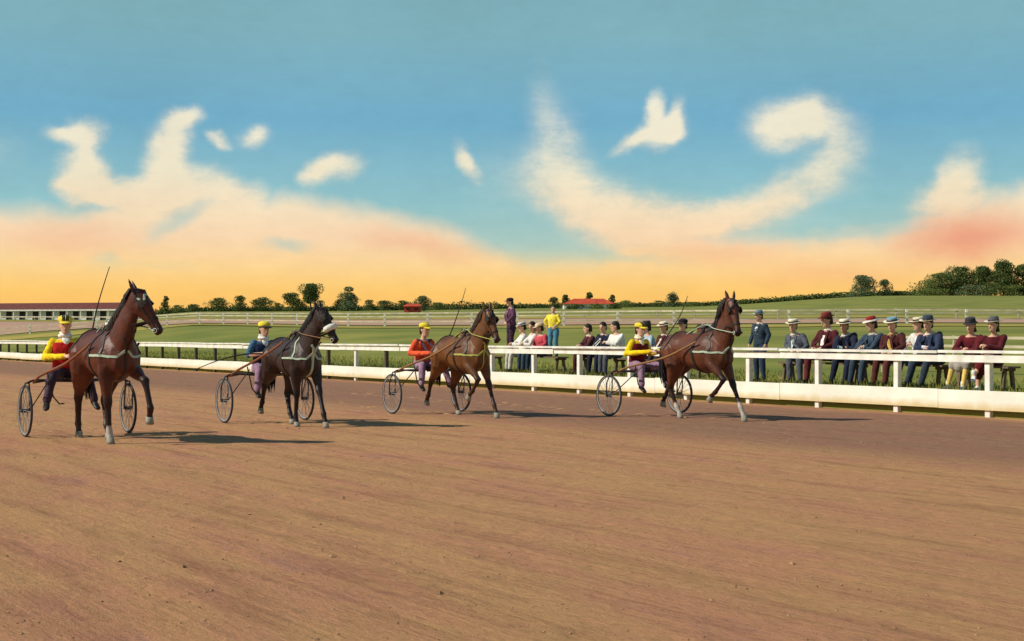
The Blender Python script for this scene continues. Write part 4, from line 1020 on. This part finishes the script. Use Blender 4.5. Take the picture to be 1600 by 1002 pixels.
def standing(label, px, look, d, dz=0, yaw=0, turn=0, sc=1.0, arms=0, lean=.02, fat=1.05, nod=4):
    t = on_line(px, d); p = fp(t, d, BANK+dz)
    J = dict(pel=(0,0,.93), neck=(lean,0,1.45), elb=((-.02,-.27,1.16),(-.02,.27,1.16)), wri=((.10,-.27,.92),(.10,.27,.92)), kne=((.03,-.11,.50),(.05,.11,.50)), ank=((-.02,-.13,.085),(.02,.13,.085)), turn=turn, fat=fat, nod=nod)
    if arms == 1: J['wri'] = ((.22,-.06,1.12),(.24,.06,1.10)); J['elb'] = ((.04,-.28,1.14),(.04,.28,1.14))
    if arms == 2: J['elb'] = ((.06,-.30,1.20),(.06,.28,1.18)); J['wri'] = ((.04,-.22,.96),(.22,.16,1.02))
    r, info = person(label, p, FACE+R(yaw), J, look, GR); r.scale = (sc,)*3
    return r
C = cloth
STRAW = C((238,226,196)); 
navy = C((32,38,58)); slate = C((84,88,98)); brownm = C((78,36,36)); maroon = C((80,28,34)); blue = C((54,70,86)); char = C((52,50,58)); grey = C((120,120,122)); lt = C((214,212,206)); purple = C((96,58,84)); pinkc = C((196,72,84)); tealb = C((46,62,76))
standing('man in purple coat and mauve shirt standing highest behind the third horse head', 799, dict(top=purple, coat=True, front=C((190,150,170)), legs=C((62,38,58)), hat='cap', hatm=C((50,34,44))), BD, .48, yaw=-10, turn=-10, sc=1.02, arms=2)
seated('person in white shirt and pale hat seated nearest the third horse', 820, dict(top=WHT, legs=C((205,200,190)), hat='boater', hatm=lt, band=C((120,90,90))), yaw=-8, turn=-12, arm=2)
seated('dark haired person in an off white blouse between the white shirt and the pink shirt', 838, dict(top=C((222,216,208)), legs=blue, bob=True), turn=15, lean=.02)
seated('person in a pink red shirt with light hat, seated below the youth in yellow', 851, dict(top=pinkc, legs=tealb, hat='cap', hatm=C((215,190,160))), turn=-20, lean=.1)
standing('youth in a bright yellow shirt and blue trousers, standing up on the bench', 865, dict(top=C((240,218,70)), legs=C((78,132,156)), sleeve=.55), BD, .48, yaw=28, turn=20, sc=.87, arms=2)
seated('bareheaded man in a dark reddish jacket, left of the man in navy', 926, dict(top=C((86,44,46)), coat=True, legs=brownm), turn=-10, yaw=-6)
seated('bareheaded man in a navy suit, second on the middle bench', 947, dict(top=navy, coat=True, legs=navy, tie=char), turn=5)
seated('dark haired man in a white shirt just left of the rightmost driver', 966, dict(top=WHT, legs=slate), turn=-8, lean=.03)
seated('man in a light blue shirt and dark hat just right of the rightmost driver', 1017, dict(top=C((170,190,205)), legs=navy, hat='fedora', hatm=char), turn=-15)
seated('man with a straw hat and reddish scarf above the rightmost horse rump', 1044, dict(top=brownm, coat=True, legs=char, hat='boater', hatm=STRAW, band=maroon), turn=10)
seated('dark clothed man with a dark cap just behind the rightmost horse neck', 1074, dict(top=char, coat=True, legs=char, hat='cap', hatm=BLK), turn=0)
standing('man in dark navy suit and blue hat standing alone right of the rightmost horse', 1188, dict(top=tealb, coat=True, front=WHT, tie=char, legs=C((42,58,78)), hat='fedora', hatm=C((110,128,146)), band=BLK, brim=C((180,190,196))), BD-.2, 0, yaw=4, turn=-4, sc=.97)
seated('man in grey suit with light shirt and straw hat, left end of long bench', 1256, dict(top=slate, coat=True, front=C((200,215,210)), legs=slate, hat='boater', hatm=STRAW), yaw=10, turn=8, knee=-.05, lean=.12)
seated('man in a maroon jacket and soft reddish brown hat, second on the long bench', 1293, dict(top=maroon, coat=True, front=WHT, legs=C((100,40,44)), hat='fedora', hatm=C((120,50,42)), band=maroon), yaw=4, turn=-6, lean=.04, sc=1.03)
seated('tanned man in dark navy suit and straw hat leaning forward on the bench', 1333, dict(top=navy, coat=True, front=C((190,210,215)), legs=navy, hat='boater', hatm=STRAW, skin=M_skin2), yaw=24, turn=-4, lean=.22, arm=2, knee=.06)
seated('man in blue suit and white-brimmed red hat on the long bench', 1368, dict(top=blue, coat=True, front=C((190,210,210)), legs=blue, hat='fedora', hatm=C((140,36,36)), brim=WHT, band=WHT), turn=-10, yaw=-4, knee=.04, lean=.16)
seated('man in a reddish brown jacket with mustard tie and blue topped straw hat', 1402, dict(top=brownm, coat=True, front=C((190,160,90)), tie=C((190,150,60)), legs=C((90,44,38)), hat='boater', hatm=C((128,160,176)), brim=STRAW), turn=4, sc=1.03, lean=.14)
seated('man in pale shirt and straw hat tucked behind the dark blue suited man', 1441, dict(top=lt, legs=C((70,88,106)), hat='boater', hatm=STRAW), yaw=8, turn=-12, knee=.08, d=BD+.12)
seated('man in dark blue suit and dark pale-brimmed hat, right end of long bench', 1463, dict(top=C((46,56,80)), coat=True, front=C((215,215,220)), legs=C((48,60,74)), hat='fedora', hatm=C((58,66,84)), brim=STRAW), yaw=12, turn=-16, arm=2, knee=.1, lean=.2, sc=1.03)
seated('woman in dark red top, dark hat and pale skirt bending forward at right', 1519, dict(top=C((94,24,32)), skirt=C((168,160,150)), skirt_len=.2, stocking=C((232,200,110)), shoes=WHT, hat='cloche', hatm=C((58,54,58)), bob=True), yaw=22, turn=-20, lean=.2, arm=2, fat=.95, sc=.93, knee=.06)
seated('woman in a maroon dress and grey hat with white brim, at the far right', 1551, dict(top=C((86,24,32)), skirt=C((92,18,26)), skirt_len=.6, shoes=WHT, hat='fedora', hatm=C((96,94,98)), brim=WHT, bob=True, front=WHT), yaw=10, turn=-12, lean=.1, cross=1, fat=.98, sc=.98)

# ------------------------------------------------------------------ small matter on the ground
bm = bmesh.new(); rnd = random.Random(11)
for k in range(800):
    Y = 6.6+22*rnd.random()**1.6; x = rnd.uniform(-.42,.42)*Y
    t, d = td(x, Y)
    if d > -.3: continue
    s = rnd.uniform(.004,.015)*(2.0 if rnd.random() < .06 else 1)
    M = Matrix.Rotation(rnd.uniform(0,6.28),3,'Z') @ Matrix.Rotation(rnd.uniform(-.5,.5),3,'X')
    q = [M @ V((s*a*rnd.uniform(.7,1.3), s*b_*rnd.uniform(.7,1.3), s*c*.7)) for a, b_, c in ((1,0,0),(-1,0,0),(0,1,0),(0,-1,0),(0,0,1),(0,0,-.5))]
    vv = [bm.verts.new(p+V((x,Y,s*.2))) for p in q]
    for f in ((0,2,4),(2,1,4),(1,3,4),(3,0,4),(2,0,5),(1,2,5),(3,1,5),(0,3,5)): bm.faces.new([vv[i_] for i_ in f])
M_clod = material('dirt_clod', (.37,.205,.11), .95, .3, 3)
tag(build('dirt_clods', bm, M_clod), 'small clods and stones loose on the raked dirt', 'clods', kind='stuff')
# hoof prints: low crescents of pushed-up dirt along the lanes the horses have run
bm = bmesh.new(); rnd = random.Random(5)
for k in range(260):
    if k < 260:
        hz = rnd.choice((h1, h2, h3, h4)); t0, d0 = td(hz['loc'].x, hz['loc'].y); t = t0-rnd.uniform(-.2, 14); d = d0+rnd.gauss(0,.28)
    else:
        Y = rnd.uniform(7, 20); t, d = td(rnd.uniform(-.4,.4)*Y, Y)
    if d > -.5: continue
    c = fp(t, d); a0 = HEAD+rnd.gauss(0,.25); r0 = rnd.uniform(.05,.075); hh = rnd.uniform(.005,.011); n = 9; rows = []
    for j in range(n):
        a = a0-2.0+4.0*j/(n-1); e = math.sin(math.pi*(j+.3)/(n-.4)); w = .020*(.4+e)
        u = V((math.cos(a), math.sin(a), 0)); rr = r0*rnd.uniform(.93,1.1)
        rows.append([bm.verts.new(c+u*(rr-w*.5)), bm.verts.new(c+u*rr+V((0,0,hh*e+.002))), bm.verts.new(c+u*(rr+w))])
    for p, q in zip(rows, rows[1:]):
        for j in (0,1): bm.faces.new((p[j], p[j+1], q[j+1], q[j]))
M_print = material('pushed_dirt', (.46,.25,.125), .95, .35, 6, .5, 40, spec=.1)
tag(build('hoof_prints', bm, M_print), 'low crescents of dirt pushed up by hooves', 'hoof prints', kind='stuff')
bm = bmesh.new()
for k in range(26000):
    d = .14+6*rnd.random()**1.5; t = rnd.uniform(-75, 9); p = fp(t, d); p.z = zg(p.x, p.y)
    hgt = rnd.uniform(.04,.13)*(1.5 if d < .5 else 1); a = rnd.uniform(0,3.14); w = .012; dx = V((math.cos(a)*w, math.sin(a)*w, 0)); le = V((rnd.uniform(-.05,.05), rnd.uniform(-.05,.05), hgt))
    bm.faces.new([bm.verts.new(p-dx), bm.verts.new(p+dx), bm.verts.new(p+le)])
tag(build('grass_blades', bm, M_grass), 'short grass behind the white base board', 'grass', kind='stuff')
